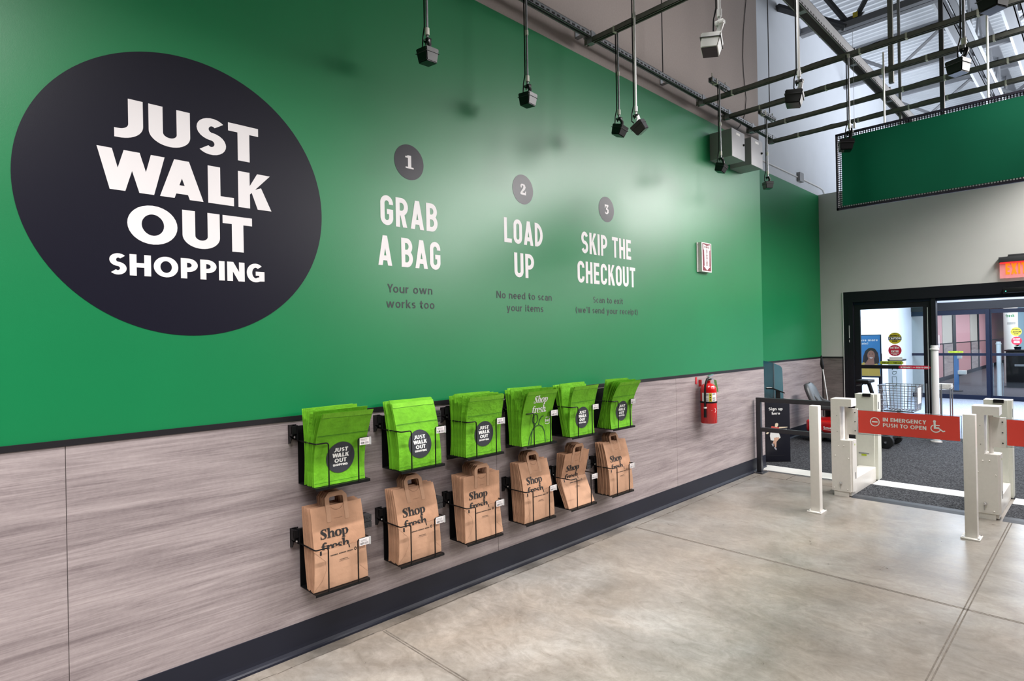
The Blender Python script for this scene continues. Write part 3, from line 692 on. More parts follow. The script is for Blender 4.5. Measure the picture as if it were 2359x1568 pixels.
# vestibule left wall with the street window, then the lobby wall in the same plane
def wseg(name, m_, ya, yb_, za, zb): sbox(name, m_, -1.15, -1.0, ya, yb_, za, zb)
wseg('wall_vestibule_left', WHITEW, BY + .2, 14.6, 0.0, 2.95)
wseg('wall_vestibule_sill', WHITEW, 14.6, 16.5, 0.0, .35); wseg('wall_vestibule_top', WHITEW, 14.6, 16.5, 2.15, 2.95)
w1 = empty('window_1', (-1.0, 15.5, .35), kind=ST)
m = MB(); m.box(-1.1, -1.0, 14.6, 14.72, .35, 2.15); m.box(-1.1, -1.0, 16.36, 16.5, .35, 2.15); m.box(-1.1, -1.0, 15.40, 15.50, .35, 2.15); m.box(-1.1, -1.0, 14.6, 16.5, .35, .43); m.box(-1.1, -1.0, 14.6, 16.5, 2.07, 2.15)
m.build('window_frame', mat('blue_grey_frame', (.06, .11, .19), .4), w1)
MB().box(-1.06, -1.054, 14.65, 16.45, .4, 2.1).build('pane', GLASS, w1)
wseg('wall_vestibule_corner', WHITEW, 16.5, DY + .2, 0.0, 2.95)
COLB = mat('beige_column', (.50, .48, .44), .7); PINK = mat('pink_lit_wall', (.62, .34, .38), .7); PINKR = mat('pink_lit_panel', (.45, .23, .25), .6)  # pink light on the lobby wall and panels is put into their colours
wseg('wall_lobby_white', WHITEW, DY + .2, 23.0, 0.0, 3.1)
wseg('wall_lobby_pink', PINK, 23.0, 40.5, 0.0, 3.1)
sbox('wall_lobby_end', mat('sky_panel', (.55, .72, .82), .6), -1.2, 8.0, 45.0, 45.2, 0, 3.1)
sbox('wall_lobby_right', WHITEW, 8.0, 8.2, DY, 45.0, 0, 3.1)
sbox('ceiling_lobby', WHITEW, -1.2, 8.2, DY, 45.2, 3.1, 3.25)
for ya, yb_, mm in ((18.7, 19.73, COLB), (24.25, 25.97, COLB), (29.85, 31.6, COLB)): sbox('wall_lobby_column', mm, -1.0, -.985, ya, yb_, 0, 3.1)
for ya, yb_ in ((16.5, 18.7), (18.75, 22.9)): sbox('trim_lobby', WOOD, -1.0, -.98, ya, yb_, .1, 1.225)
sbox('trim_lobby', WOOD2, -1.0, -.98, 25.98, 26.5, .1, 2.2)
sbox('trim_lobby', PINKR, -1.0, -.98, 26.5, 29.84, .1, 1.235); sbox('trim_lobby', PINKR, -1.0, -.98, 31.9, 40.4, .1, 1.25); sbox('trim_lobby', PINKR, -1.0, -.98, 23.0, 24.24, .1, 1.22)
for ya, yb_ in ((24.25, 25.97), (29.85, 31.6)): sbox('trim_lobby', WOOD, -.985, -.97, ya, yb_, .1, 1.24)
sbox('trim_lobby', BLACKTRIM, -1.0, -.965, 16.5, 40.4, 1.235, 1.262)
for ya in (19.74, 24.20, 29.8, 31.62): sbox('trim_lobby', BLACKTRIM, -1.0, -.965, ya, ya + .12, 0, 1.25)
sbox('trim_lobby', BLACKTRIM, -1.0, -.96, 25.97, 26.55, 0, 2.95); sbox('trim_lobby', BLACKTRIM, -1.0, -.96, 31.6, 31.95, 0, 2.95)
sbox('baseboard_lobby', BASEB, -1.0, -.95, 18, 40.4, 0, .14)

# ---- wall graphics (vinyl on the green wall)
WX = 0.002
def JWO():
    """the four-line lock-up, cap units: returns Flat in a frame centred on 0,0 with disc radius 1"""
    L = []
    for s_, x0, x1, y0, y1, w in (('JUST', -.475, .482, .333, .607, .225), ('WALK', -.57, .576, -.023, .252, .225), ('OUT', -.405, .425, -.369, -.099, .225), ('SHOPPING', -.512, .515, -.592, -.447, .21)):
        L.append(fit(text(s_, w, gap=.085), x0, x1, y0, y1))
    return L
JWOL = JWO()
CR = .6435; CY, CZ = .869, 2.30
t = empty('wall_decal', (WX, CY, CZ), 'large navy disc decal reading JUST WALK OUT SHOPPING on green wall', 'wall decal')
Flat().disc(CY, CZ, CR, 160, 3).build('disc', NAVY, wallmap(WX + .0012), t)
for s_, x0, x1, y0, y1, w in (('JUST', .568, 1.179, 2.514, 2.690, .225), ('WALK', .504, 1.239, 2.285, 2.462, .225), ('OUT', .61, 1.141, 2.063, 2.236, .225), ('SHOPPING', .542, 1.198, 1.920, 2.013, .215)):
    fit(text(s_, w, gap=.085), x0, x1, y0, y1).build('lettering', LETW, wallmap(WX + .0024), t)
def num(n):
    F = Flat()
    if n == 1: F.rect(.28, 0, .58, 1.0); F.rect(.06, 0, .80, .12); F.poly([(.04, .80), (.28, .80), (.40, 1.0), (.28, 1.0), (.18, .93), (.04, .91)])
    if n == 2:
        p = [(.12, .70, .10), (.13, .80, .16), (.22, .90, .17), (.38, .93, .13), (.54, .86, .24), (.60, .72, .29), (.52, .55, .25), (.34, .38, .20), (.20, .22, .18), (.12, .12, .16)]
        F.stroke([(a, b) for a, b, c in p], [c for a, b, c in p]); F.rect(.05, 0, .78, .20); F.rect(.66, .10, .78, .34); F.disc(.17, .72, .10, 14, 1)
    if n == 3:
        F.rect(.10, .80, .74, 1.0); F.rect(.08, .64, .22, 1.0); F.poly([(.52, .84), (.74, .84), (.50, .56), (.26, .56)])
        p = [(.30, .54, .16), (.50, .52, .20), (.64, .40, .28), (.64, .24, .28), (.52, .10, .20), (.34, .05, .14), (.18, .10, .14), (.12, .22, .13)]
        F.stroke([(a, b) for a, b, c in p], [c for a, b, c in p])
    return F
steps = [
 (1, 2.0895, [('GRAB', 1.880, 2.297, 2.302), ('A BAG', 1.860, 2.315, 2.063)], [('Your own', 1.917, 2.247, 1.905), ('works too', 1.908, 2.261, 1.815)]),
 (2, 3.082, [('LOAD', 2.883, 3.286, 2.304), ('UP', 2.979, 3.185, 2.063)], [('No need to scan', 2.798, 3.375, 1.905), ('your items', 2.895, 3.277, 1.817)]),
 (3, 4.0955, [('SKIP THE', 3.748, 4.450, 2.306), ('CHECKOUT', 3.692, 4.509, 2.064)], [('Scan to exit', 3.889, 4.310, 1.908), ("(we’ll send your receipt)", 3.661, 4.537, 1.820)])]
ORD = {1: 'leftmost', 2: 'middle', 3: 'rightmost'}
for n, cy, heads, caps in steps:
    t = empty('number_decal', (WX, cy, 2.706), 'small navy disc decal with white number %s on green wall' % ('one', 'two', 'three')[n - 1], 'wall decal')
    Flat().disc(cy, 2.706, .1072, 72, 2).build('disc', NAVY, wallmap(WX + .0012), t)
    F = Flat().merge(num(n), lambda a, b: (cy - .032 + a * .079, 2.667 + b * .080)); F.build('numeral', LETW, wallmap(WX + .0024), t)
    t = empty('heading_decal', (WX, cy, 2.27), 'white wall lettering reading %s' % ' '.join(h[0] for h in heads), 'wall lettering')
    for s_, x0, x1, zb in heads: fit(text(s_, .168, True, .105), x0, x1, zb, zb + .176).build('lettering', LETW, wallmap(WX + .0012), t)
    t = empty('caption_decal', (WX, cy, 1.88), ('small dark wall lettering reading %s' % ' '.join(h[0] for h in caps)).replace('(', '').replace(')', ''), 'wall lettering')
    for s_, x0, x1, zb in caps: fit(text(s_, .135, gap=.12), x0, x1, zb, zb + .0505).build('lettering', LETG, wallmap(WX + .0012), t)

# ================================================================ BAG RACKS AND BAGS
RY = [1.345, 1.846, 2.330, 2.850, 3.325, 3.830]           # left edge of the six columns of racks
PLACE = ['leftmost column', 'second column', 'third column', 'fourth column', 'fifth column', 'rightmost column']
ORDI = ['front', 'second', 'third', 'fourth', 'fifth', 'sixth', 'seventh', 'eighth', 'ninth', 'tenth', 'eleventh', 'twelfth']

def rack(upper, k):
    y0 = RY[k]; y1 = y0 + .305; X = .222 if upper else .200
    zb = .889 if upper else .356; zw = zb + .220
    t = empty('bag_rack', (0.006, (y0 + y1) / 2, zb), 'black wire bag rack on the wood wall, %s row, %s' % ('upper' if upper else 'lower', PLACE[k]), 'bag rack', 'bag racks on the wall')
    m = MB(); m.box(.03, X, y0, y1, zb - .004, zb); m.box(X - .002, X, y0, y1, zb - .014, zb - .004); m.build('tray', BLACK, t)
    tall = upper and k >= 2
    zt = 1.20 if tall else zb + .26
    m = MB(); m.box(.026, .030, y0 - (.015 if tall else 0), y1 + (.02 if tall else 0), zb - (.03 if k in (2, 3) and upper else .004), zt); m.build('back_plate', BLACK, t)
    m = MB(); m.box(.012, .027, y0 - .03, y1 + .085 if not tall else y1 + .03, zb + .235, zb + .295); m.build('crossbar', BLACKP, t)
    def ubr(y, z):
        m = MB(); m.box(.006, .012, y - .030, y + .012, z - .038, z + .038)
        m.box(.006, .055, y - .030, y - .026, z - .016, z + .038); m.box(.006, .060, y - .004, y + .0, z - .040, z + .038)
        m.box(.045, .052, y - .030, y - .004, z - .005, z + .034)
        m.prism([(.006, -.06), (.03, -.055), (.045, -.03), (.006, -.01)], lambda a, b, d: (a, d, z + b), y - .030, y - .026)
        b = m.build('bracket', BLACKP, t)
        MB().lathe((.050, y - .013, z - .022), [(0, -.007), (.006, -.004), (.006, .004), (0, .007)], 8).build('bolt', CHROME, b)
    ubr(y0 - .012, zb + .265)
    def rbr(y, z):
        m = MB(); m.box(.006, .075, y, y + .045, z - .034, z - .002); m.box(.006, .075, y, y + .045, z + .003, z + .036); m.box(.006, .07, y, y + .044, z - .004, z + .005)
        b = m.build('bracket', CHARC, t)
        h = MB()
        for dy, dz in ((.018, .02), (.034, .022), (.018, -.022), (.034, -.02)): h.lathe((.0755, y + dy, z + dz), [(0, -.0035), (.0035, 0), (0, .0035)], 8)
        h.build('bolt_hole', INK, b)
    if not tall: rbr(y1 + .045, zb + .258)
    rw = .0036
    def wire(ys, yi):
        # from the back plate forward, round the front corner, inward, then down to the tray
        P = [(.03, ys, zw), (X - .012, ys, zw)]
        sg = 1 if yi > ys else -1
        P += [(X - .012 + .012 * math.sin(R(q)), ys + sg * .012 * (1 - math.cos(R(q))), zw) for q in (30, 60, 90)]
        P += [(X, yi - sg * .012, zw)] + [(X, yi - sg * .012 * (1 - math.sin(R(q))), zw - .012 * (1 - math.cos(R(q)))) for q in (30, 60, 90)]
        P += [(X, yi, zb - .004)]
        MB().tube(P, rw, 8).build('wire', BLACK, t)
    wire(y0 + .002, y0 + .070); wire(y1 - .002, y1 - .068)
    # price tag in a clear holder on the right wire
    ya, yb_ = y1 - .068, y1 + .004
    tg = MB().box(X + .003, X + .006, ya + .006, yb_, zw - .036, zw + .001).build('price_tag', TAGP, t)
    fit(text('0.99' if upper else '0.01', .2), ya + .012, ya + .032, zw - .031, zw - .020).build('lettering', INK, wallmap(X + .0068), tg)
    F = Flat()
    for r_ in range(3): F.rect(ya + .036, zw - .030 + r_ * .004, ya + .058, zw - .0285 + r_ * .004)
    for r_ in range(2): F.rect(ya + .012, zw - .014 + r_ * .006, ya + .05, zw - .0125 + r_ * .006)
    F.build('print', mat('grey_print', (.2, .18, .19), .6), wallmap(X + .0068), tg)
    MB().box(X + .002, X + .009, yb_ - .008, yb_, zw - .038, zw + .002).build('tag_holder', ALU, t)
    return t

def quad3(a, b, c):
    """quadratic through (0,a) (.55,b) (1,c)"""
    A = ((c - a) - (b - a) / .55) / (1 - .55); B = (c - a) - A
    return lambda q: a + B * q + A * q * q

def slab(ya, yb_, z0, z1, fx, t, seed, yshift=(0, 0), nz=14, ny=8, amp=.0012, flare=0.0):
    """a folded bag: thin crumpled slab whose mid-plane follows x = fx(q), q from 0 (bottom) to 1 (top)"""
    rd = random.Random(seed); ph = [rd.uniform(0, 6.28) for _ in range(6)]
    def pos(i, j):
        q = i / nz; u = j / ny
        y = ya + (yb_ - ya) * u + yshift[0] * (1 - q) + yshift[1] * q
        z = z0 + (z1 - z0) * q + .0015 * math.sin(3.1 * u + ph[0]) * q
        n = amp * (math.sin(7 * q + 3 * u + ph[1]) + math.sin(11 * u - 5 * q + ph[2]) * .7)
        if flare and q < .5: y += (u - .5) * 2 * flare * (1 - q / .5)
        return fx(q) + n, y, z
    m = MB(); vs = []; fs = []
    for s_ in (-1, 1):
        for i in range(nz + 1):
            for j in range(ny + 1):
                x, y, z = pos(i, j)
                th = t / 2 * (.55 if j in (0, ny) or i == nz else 1.0)
                vs.append((x + s_ * th, y, z))
    n1 = (nz + 1) * (ny + 1); idx = lambda s_, i, j: s_ * n1 + i * (ny + 1) + j
    for i in range(nz):
        for j in range(ny):
            fs.append((idx(0, i, j), idx(0, i + 1, j), idx(0, i + 1, j + 1), idx(0, i, j + 1)))
            fs.append((idx(1, i, j), idx(1, i, j + 1), idx(1, i + 1, j + 1), idx(1, i + 1, j)))
    for i in range(nz):
        fs.append((idx(0, i, 0), idx(1, i, 0), idx(1, i + 1, 0), idx(0, i + 1, 0))); fs.append((idx(0, i, ny), idx(0, i + 1, ny), idx(1, i + 1, ny), idx(1, i, ny)))
    for j in range(ny):
        fs.append((idx(0, 0, j), idx(0, 0, j + 1), idx(1, 0, j + 1), idx(1, 0, j))); fs.append((idx(0, nz, j), idx(1, nz, j), idx(1, nz, j + 1), idx(0, nz, j + 1)))
    m.add(vs, fs, True)
    def surf(u, q, off=0.0):
        i = q * nz; j = u * ny
        i0 = min(nz - 1, max(0, int(i))); j0 = min(ny - 1, max(0, int(j))); fi, fj = i - i0, j - j0
        P = [Vector(pos(i0, j0)), Vector(pos(i0 + 1, j0)), Vector(pos(i0, j0 + 1)), Vector(pos(i0 + 1, j0 + 1))]
        p = P[0] * (1 - fi) * (1 - fj) + P[1] * fi * (1 - fj) + P[2] * (1 - fi) * fj + P[3] * fi * fj
        return (p.x + t / 2 + off, p.y, p.z)
    return m, surf
def on_surf(surf, w, h, off):
    return lambda a, b: surf(a / w, b / h, off)
def gridrect(F, x0, y0, x1, y1, nx, ny):
    for i in range(nx):
        for j in range(ny):
            F.rect(x0 + (x1 - x0) * i / nx, y0 + (y1 - y0) * j / ny, x0 + (x1 - x0) * (i + 1) / nx, y0 + (y1 - y0) * (j + 1) / ny)
    return F

# upper racks: (bags, bottom x back/front, mid x back/front, top x back/front, y offset, width, top z back/front)
UP = [
 dict(n=9,  b=(.085, .196), m=(.090, .204), t=(.070, .275), dy=0.0, w=.290),
 dict(n=8,  b=(.105, .198), m=(.080, .180), t=(.040, .128), dy=-.008, w=.296),
 dict(n=12, b=(.050, .198), m=(.060, .205), t=(.045, .240), dy=-.013, w=.300),
 dict(n=11, b=(.075, .200), m=(.070, .207), t=(.045, .268), dy=-.045, w=.308),
 dict(n=9,  b=(.130, .198), m=(.085, .203), t=(.035, .248), dy=-.012, w=.293),
 dict(n=9,  b=(.060, .200), m=(.115, .207), t=(.150, .290), dy=-.020, w=.305),
]
HG = .372
for k, C in enumerate(UP):
    rack(True, k)
    y0 = RY[k] + .002 + C['dy'] * 0 ; z0 = .8905
    if k == 3: y0 -= .03
    for i in range(C['n']):                                   # 0 = back, last = front
        f = i / (C['n'] - 1); rd = random.Random(100 * k + i)
        fg = f
        if k == 4: fg = f * .55 if i < C['n'] - 2 else (.82 if i == C['n'] - 2 else 1.0)
        L = lambda p, g=None: p[0] + (p[1] - p[0]) * (f if g is None else g)
        fx = quad3(L(C['b']), L(C['m'], fg if k == 4 else None), L(C['t'], fg))
        front = i == C['n'] - 1
        yj = 0 if front else rd.uniform(-.005, .005); h = HG + (0 if front else rd.uniform(-.012, .014) + (1 - f) * .006)
        w = C['w'] if not front else C['w'] - .004
        th = .0052
        mb, sf = slab(y0 + yj, y0 + yj + w, z0, z0 + h, fx, th, 1000 * k + i, (0, rd.uniform(-.006, .006) if not front else (.012 if k == 0 else 0)), amp=.0007 if not front else .0010)
        nth = C['n'] - 1 - i
        if front:
            lab = ('green bag with white Shop fresh lettering, front of upper rack, %s' if k == 3 else 'green bag with round Just Walk Out print, front of upper rack, %s') % PLACE[k]
        else: lab = 'folded green bag, %s from the front, upper rack, %s' % (ORDI[nth], PLACE[k])
        o = mb.build('reusable_bag', BAGG, loc=(L(C['b']), y0 + yj + w / 2, z0))
        props(o, lab, 'bag', 'folded green bags in the upper racks')
        if front:
            F = gridrect(Flat(), .004, h - .026, w - .004, h - .001, 8, 2); F.build('hem', BAGH, on_surf(sf, w, h, .0008), o)
            for za, zb in [(h - .0275, h - .0262), (.016, .0172)] + ([(.252, .2545), (.2475, .2482)] if k != 3 else []):
                gridrect(Flat(), .003, za, w - .003, zb, 8, 1).build('seam', BAGDK, on_surf(sf, w, h, .0009), o)
            if k != 3:
                cy, cz, rr = w * .50, .132, .0800
                F = Flat().disc(cy, cz, rr, 48, 6); lg = F.build('logo', LOGOD, on_surf(sf, w, h, .0016), o)
                for ln in JWOL: Flat().merge(ln, lambda a, b: (cy + a * rr * 1.02, cz + b * rr * .98 + .002)).build('lettering', PRW, on_surf(sf, w, h, .0024), lg)
            else:
                F = Flat().merge(SHOPF, lambda a, b: (.085 + a * .056, .218 + b * .056)); F.build('lettering', PRW, on_surf(sf, w, h, .0016), o)
                # drawn line sketch: a round fruit with a looped leaf
                F = Flat(); F.stroke(arc(.128, .175, .026, .033, -60, 290, 26), .0065)
                F.stroke([(.128 + .026 * math.cos(R(-60)), .175 + .033 * math.sin(R(-60))), (.105, .10), (.085, .004)], .0065)
                F.stroke([(.062, .004), (.075, .05), (.10, .092), (.135, .122), (.17, .130), (.205, .115), (.225, .085), (.232, .05), (.230, .004)], .0065)
                F.stroke([(.165, .130), (.172, .160), (.190, .182), (.212, .190)], .0075)
                F.build('drawing', DKGR, on_surf(sf, w, h, .0016), o)
                F = fit(text('amazon', .2), .235, .285, .1715, .1805)
                F.merge(fit(text('fresh', .22), .230, .286, .142, .165), lambda a, b: (a, b)); F.stroke(arc(.256, .152, .030, .025, 215, 325, 12), .004)
                F.build('print', PRW, on_surf(sf, w, h, .0016), o)

# lower racks: paper grocery bags
LO = [
 dict(n=7, b=(.095, .172), m=(.060, .165), t=(.045, .130), w=.290, h=.412, tilt=-.002),
 dict(n=8, b=(.075, .168), m=(.070, .160), t=(.045, .110), w=.285, h=.408, tilt=0.0),
 dict(n=8, b=(.095, .176), m=(.065, .160), t=(.045, .158), w=.303, h=.402, tilt=0.0),
 dict(n=8, b=(.075, .176), m=(.055, .165), t=(.045, .120), w=.292, h=.402, tilt=0.0),
 dict(n=7, b=(.140, .174), m=(.045, .085), t=(.055, .130), w=.290, h=.395, tilt=0.012),
 dict(n=8, b=(.055, .172), m=(.065, .155), t=(.040, .108), w=.312, h=.412, tilt=-.006),
]
def hnd(w, h, off=0.0):
    """outline pieces of a flat paper handle in bag coordinates"""
    y0 = w * .5 - .062 + off; y1 = y0 + .125; s_ = .0235; zt = h + .064
    return [gridrect(Flat(), y0, h - .082, y0 + s_, h - .004, 1, 4), gridrect(Flat(), y1 - s_, h - .082, y1, h - .004, 1, 4)], (y0, y1, s_, zt)
for k, C in enumerate(LO):
    rack(False, k)
    y0 = RY[k] + .010; z0 = .3575
    for i in range(C['n']):
        f = i / (C['n'] - 1); rd = random.Random(5000 + 100 * k + i); front = i == C['n'] - 1
        L = lambda p: p[0] + (p[1] - p[0]) * f
        if k == 4:
            a, b_, c = L(C['b']), L(C['m']), L(C['t'])
            fx = (lambda a, b_, c: (lambda q: a + (b_ - a) * min(1, q / .50) if q < .5 else b_ + (c - b_) * (q - .5) / .5))(a, b_, c)
        elif k == 5 and i < 3: fx = quad3(L(C['b']), L(C['m']) - .012, L(C['t']))
        else: fx = quad3(L(C['b']), L(C['m']), L(C['t']))
        w = C['w']; h = C['h'] + (0 if front else rd.uniform(-.004, .004)); th = .0062
        yj = 0 if front else rd.uniform(-.006, .003) - (1 - f) * .003
        mb, sf = slab(y0 + yj, y0 + yj + w, z0, z0 + h, fx, th, 7000 + 1000 * k + i, (0, C['tilt'] + (0 if front else rd.uniform(-.004, .004))), amp=.0007 if not front else .0011, flare=.010 if front else .003)
        nth = C['n'] - 1 - i
        lab = ('brown paper bag printed Shop fresh, front of lower rack, %s' if front else 'folded brown paper bag, %s from the front, lower rack, %%s' % ORDI[nth]) % PLACE[k]
        o = mb.build('paper_bag', KRAFT, loc=(L(C['b']), y0 + yj + w / 2, z0))
        props(o, lab, 'bag', 'brown paper bags in the lower racks')
        F, (ha, hb, hs, zt) = hnd(w, h, 0 if front else rd.uniform(-.004, .004))
        # handle loop above the rim, a folded paper band with clipped corners
        lean = (fx(1.0) - fx(.9)) / (.1 * h)
        outer = [(ha, h - .01), (ha, zt - .026), (ha + .024, zt), (hb - .024, zt), (hb, zt - .026), (hb, h - .01)]
        inner = [(ha + hs, h - .01), (ha + hs, zt - .030), (ha + hs + .008, zt - .024), (hb - hs - .008, zt - .024), (hb - hs, zt - .030), (hb - hs, h - .01)]
        hm = MB(); P = []
        for pts in (outer, inner):
            for d in (-.0012, .0022):
                for (a, b_) in pts:
                    p = Vector(sf(min(.999, max(0, a / w)), min(.9999, b_ / h), 0)); zz = z0 + b_
                    xx = p.x + (max(0, b_ - h) * max(-.2, min(.35, lean)) if b_ > h else 0)
                    P.append((xx + d, p.y, zz))
        n = 6; A, B_, Cc, D = 0, n, 2 * n, 3 * n; fs = []
        for j in range(n - 1):
            fs += [(B_ + j, B_ + j + 1, D + j + 1, D + j), (A + j, Cc + j, Cc + j + 1, A + j + 1), (A + j, A + j + 1, B_ + j + 1, B_ + j), (Cc + j, D + j, D + j + 1, Cc + j + 1)]
        hm.add(P, fs)
        hd = hm.build('handle', KRAFT2, o)
        if front:
            for q_ in F: q_.build('handle_strip', KRAFT2, on_surf(sf, w, h, .0012), o)
            gridrect(Flat(), .002, .002, w - .002, .199, 6, 7).build('base_flap', KRAFT2, on_surf(sf, w, h, .0007), o)
            E_ = Flat(); y_a, y_b = ha, hb
            for ya_ in (ha, hb - hs): E_.stroke([(ya_, h - .008), (ya_, h - .082), (ya_ + hs, h - .082), (ya_ + hs, h - .008)], .0009)
            E_.stroke(arc((ha + hb) / 2, h - .002, .034, .024, 195, 345, 10), .0014)
            E_.rect((ha + hb) / 2 - .022, h - .068, (ha + hb) / 2 + .022, h - .0665)
            for j in range(6): E_.rect(j * w / 6 + .001, .1995, (j + 1) * w / 6 - (.001 if j == 5 else 0), .2008)
            E_.stroke([(.004, .196), (.058, .145), (.062, .10), (.040, .05), (.004, .008)], .0009); E_.stroke([(w - .004, .196), (w - .050, .145)], .0008); E_.stroke([(w - .004, .03), (w - .045, .075)], .0008)
            E_.build('crease', KRAFTL, on_surf(sf, w, h, .0013), o)
            # printed lettering; the lower half of the second line continues on the folded base, shifted
            P1 = Flat(); P2 = Flat()
            for a, b_ in (): pass
            x_, z_, s1 = w * .135, .1895, .0640
            full = Flat().merge(SHOPF, lambda a, b: (x_ + a * s1, z_ + b * .0525))
            P1.v = full.v; P1.f = [q for q in full.f if min(full.v[j][1] for j in q) > .2008]
            cut = [q for q in full.f if min(full.v[j][1] for j in q) <= .2008 and max(full.v[j][1] for j in q) > .2008]
            for q in cut:
                pts = [(full.v[j][0], max(.2009, full.v[j][1])) for j in q]; P1.f.append(tuple(range(len(P1.v), len(P1.v) + len(pts)))); P1.v = P1.v + pts
            P1.build('lettering', INK, on_surf(sf, w, h, .0016), o)
            P2.rect(.030, .178, .040, .1985); P2.poly([(w * .66, .182), (w * .68, .180), (w * .67, .1985), (w * .645, .1985)])
            yy = .162
            for a0, a1 in ((.30, .44), (.46, .60), (.62, .72)):
                q = w * a0
                while q < w * a1: P2.rect(q, yy, q + .0032, yy + .0055); q += .0046
            P2.stroke(arc(w * .78, yy + .006, .0055, .0062, 0, 360, 14), .0035)
            P2.rect(w * .45, .125, w * .65, .1262); q = w * .47
            while q < w * .62: P2.rect(q, .131, q + .0026, .1345); q += .0042
            P2.build('print', INK, on_surf(sf, w, h, .0017), o)
            P3 = Flat()
            for r_ in range(4): P3.rect(w * .83, .160 + r_ * .0045, w * .97, .1616 + r_ * .0045)
            P3.build('fine_print', KRAFTL, on_surf(sf, w, h, .0017), o)
            m = MB(); m.tube([(lambda p: (p[0], p[1], p[2]))(sf(u / 6, .2 / h, .0)) for u in range(7)], .0016, 6); m.build('fold', KRAFT, o)

# ================================================================ ENTRANCE GATES AND BARRIERS
def gate(x0, lab, labrear, labpanel, words):
    t = empty('gate_pillar', (x0 + .09, 6.51, 0), lab, 'gate', 'white entrance gates')
    m = MB()
    prof = [(0, .05), (0, .967), (.186, .967), (.186, .892), (.083, .892), (.083, .558), (.186, .558), (.186, .05)]
    bm = bmesh.new(); f0 = bm.faces.new([bm.verts.new((x0 + a, 6.43, b)) for a, b in prof])
    r_ = bmesh.ops.extrude_face_region(bm, geom=[f0]); bmesh.ops.translate(bm, verts=[v for v in r_['geom'] if isinstance(v, bmesh.types.BMVert)], vec=(0, .165, 0))
    bmesh.ops.bevel(bm, geom=[e for e in bm.edges if abs(e.verts[0].co.z - e.verts[1].co.z) > .2 and e.verts[0].co.x > x0 + .15], offset=.016, segments=3, affect='EDGES')
    m.bm(bm, True); m.build('pillar', GATEW, t)
    m = MB(); m.box(x0 + .017, x0 + .150, 6.435, 6.59, 0, .05); m.box(x0 + .15, x0 + .170, 6.45, 6.59, 0.012, .05); m.build('foot', GATEW, t)
    MB().cyl((x0 + .118, 6.52), .017, .558, .892, 16).build('hinge_post', GATEW, t)
    m = MB(); m.bbox(x0 + .125, x0 + .222, 6.503, 6.523, .612, .872, .004); hp = m.build('hinge_plate', GATEW, t)
    b = MB()
    for z in (.652, .742, .832): b.lathe((x0 + .198, 6.5025, z), [(0, -.006), (.006, -.002), (.006, .002), (0, .006)], 10)
    b.build('bolt', BLACKP, hp)
    m = MB()
    for a, z in ((.055, .80), (.057, .64)): m.lathe((x0 + a, 6.4295, z), [(0, -.004), (.004, 0), (0, .004)], 8)
    m.build('screw_hole', CHARC, t)
    m = MB()
    for a, z in ((.070, .50), (.115, .505), (.035, .40), (.155, .385), (.02, .08), (.14, .075)): m.lathe((x0 + a, 6.4285, z), [(0, -.006), (.006, 0), (0, .006)], 8)
    m.build('screw_cap', GATEW, t)
    MB().lathe((x0 + .080, 6.425, .13), [(0, -.013), (.011, -.009), (.012, .006), (0, .013)], 12).build('lock', CHROME, t)
    MB().tube([(x0 + .078, 6.422, .118), (x0 + .074, 6.420, .10), (x0 + .076, 6.421, .075)], .0016, 6).build('key_chain', GALV, t)
    MB().box(x0 + .186, x0 + .1875, 6.53, 6.545, .17, .235).build('slot', BLACKP, t)
    MB().box(x0 + .1865, x0 + .1872, 6.49, 6.53, .515, .545).build('rating_label', TAGP, t); MB().box(x0 + .1873, x0 + .1877, 6.51, 6.528, .505, .522).build('rating_label', YELG, t)
    m = MB(); m.bbox(x0 + .0, x0 + .165, 6.595, 7.335, 0, .155, .006); m.build('base_beam', GATEW, t)
    MB().box(x0 + .128, x0 + .142, 6.66, 6.69, .1552, .1575).build('sensor_eye', BLACKP, t)
    # rear pillar
    m = MB(); xa, xb = x0 - .028, x0 + .182
    bm = bmesh.new(); f0 = bm.faces.new([bm.verts.new(v) for v in ((xa, 7.335, 0), (xb, 7.335, 0), (xb, 7.50, 0), (xa, 7.50, 0))])
    r_ = bmesh.ops.extrude_face_region(bm, geom=[f0]); bmesh.ops.translate(bm, verts=[v for v in r_['geom'] if isinstance(v, bmesh.types.BMVert)], vec=(0, 0, .945))
    for v in bm.verts:
        if v.co.z > .9 and v.co.x > xb - .01: v.co.z -= 0.0
    bmesh.ops.bevel(bm, geom=[e for e in bm.edges if abs(e.verts[0].co.z - e.verts[1].co.z) > .2 and e.verts[0].co.x > xb - .01 and e.verts[0].co.y < 7.4], offset=.03, segments=4, affect='EDGES')
    m.bm(bm, True); rp = m.build('rear_pillar', PILLARW, t)
    MB().bbox(xa + .075, xa + .155, 7.325, 7.36, .917, .951, .005).build('card_reader', BLACKP, t)
    MB().box(xb + .0, xb + .0015, 7.40, 7.42, .78, .86).build('slot', BLACKP, t)
    MB().box(xa + .028, xa + .130, 7.3335, 7.335, .284, .298).build('rating_label', GALV, t); MB().box(xa + .055, xa + .105, 7.333, 7.335, .262, .282).build('rating_label', YELG, t)
    # swing arm
    xp0, xp1, yp = x0 + .216, x0 + 1.047, 6.505
    MB().box(xp0, xp1, yp, yp + .008, .622, .864).build('arm_panel', GLASSG, t)
    m = MB(); m.box(xp0, xp1, yp, yp + .008, .622, .6245); m.box(xp0, xp1, yp, yp + .008, .8615, .864); m.box(xp1 - .0025, xp1, yp, yp + .008, .622, .864); m.build('arm_edge', mat('acrylic_rim', (.8, .84, .85), .2), t)
    ps = Flat().rect(xp0 + .010, .637, xp1 - .013, .857).build('red_film', RED, facemap(yp - .001), t)
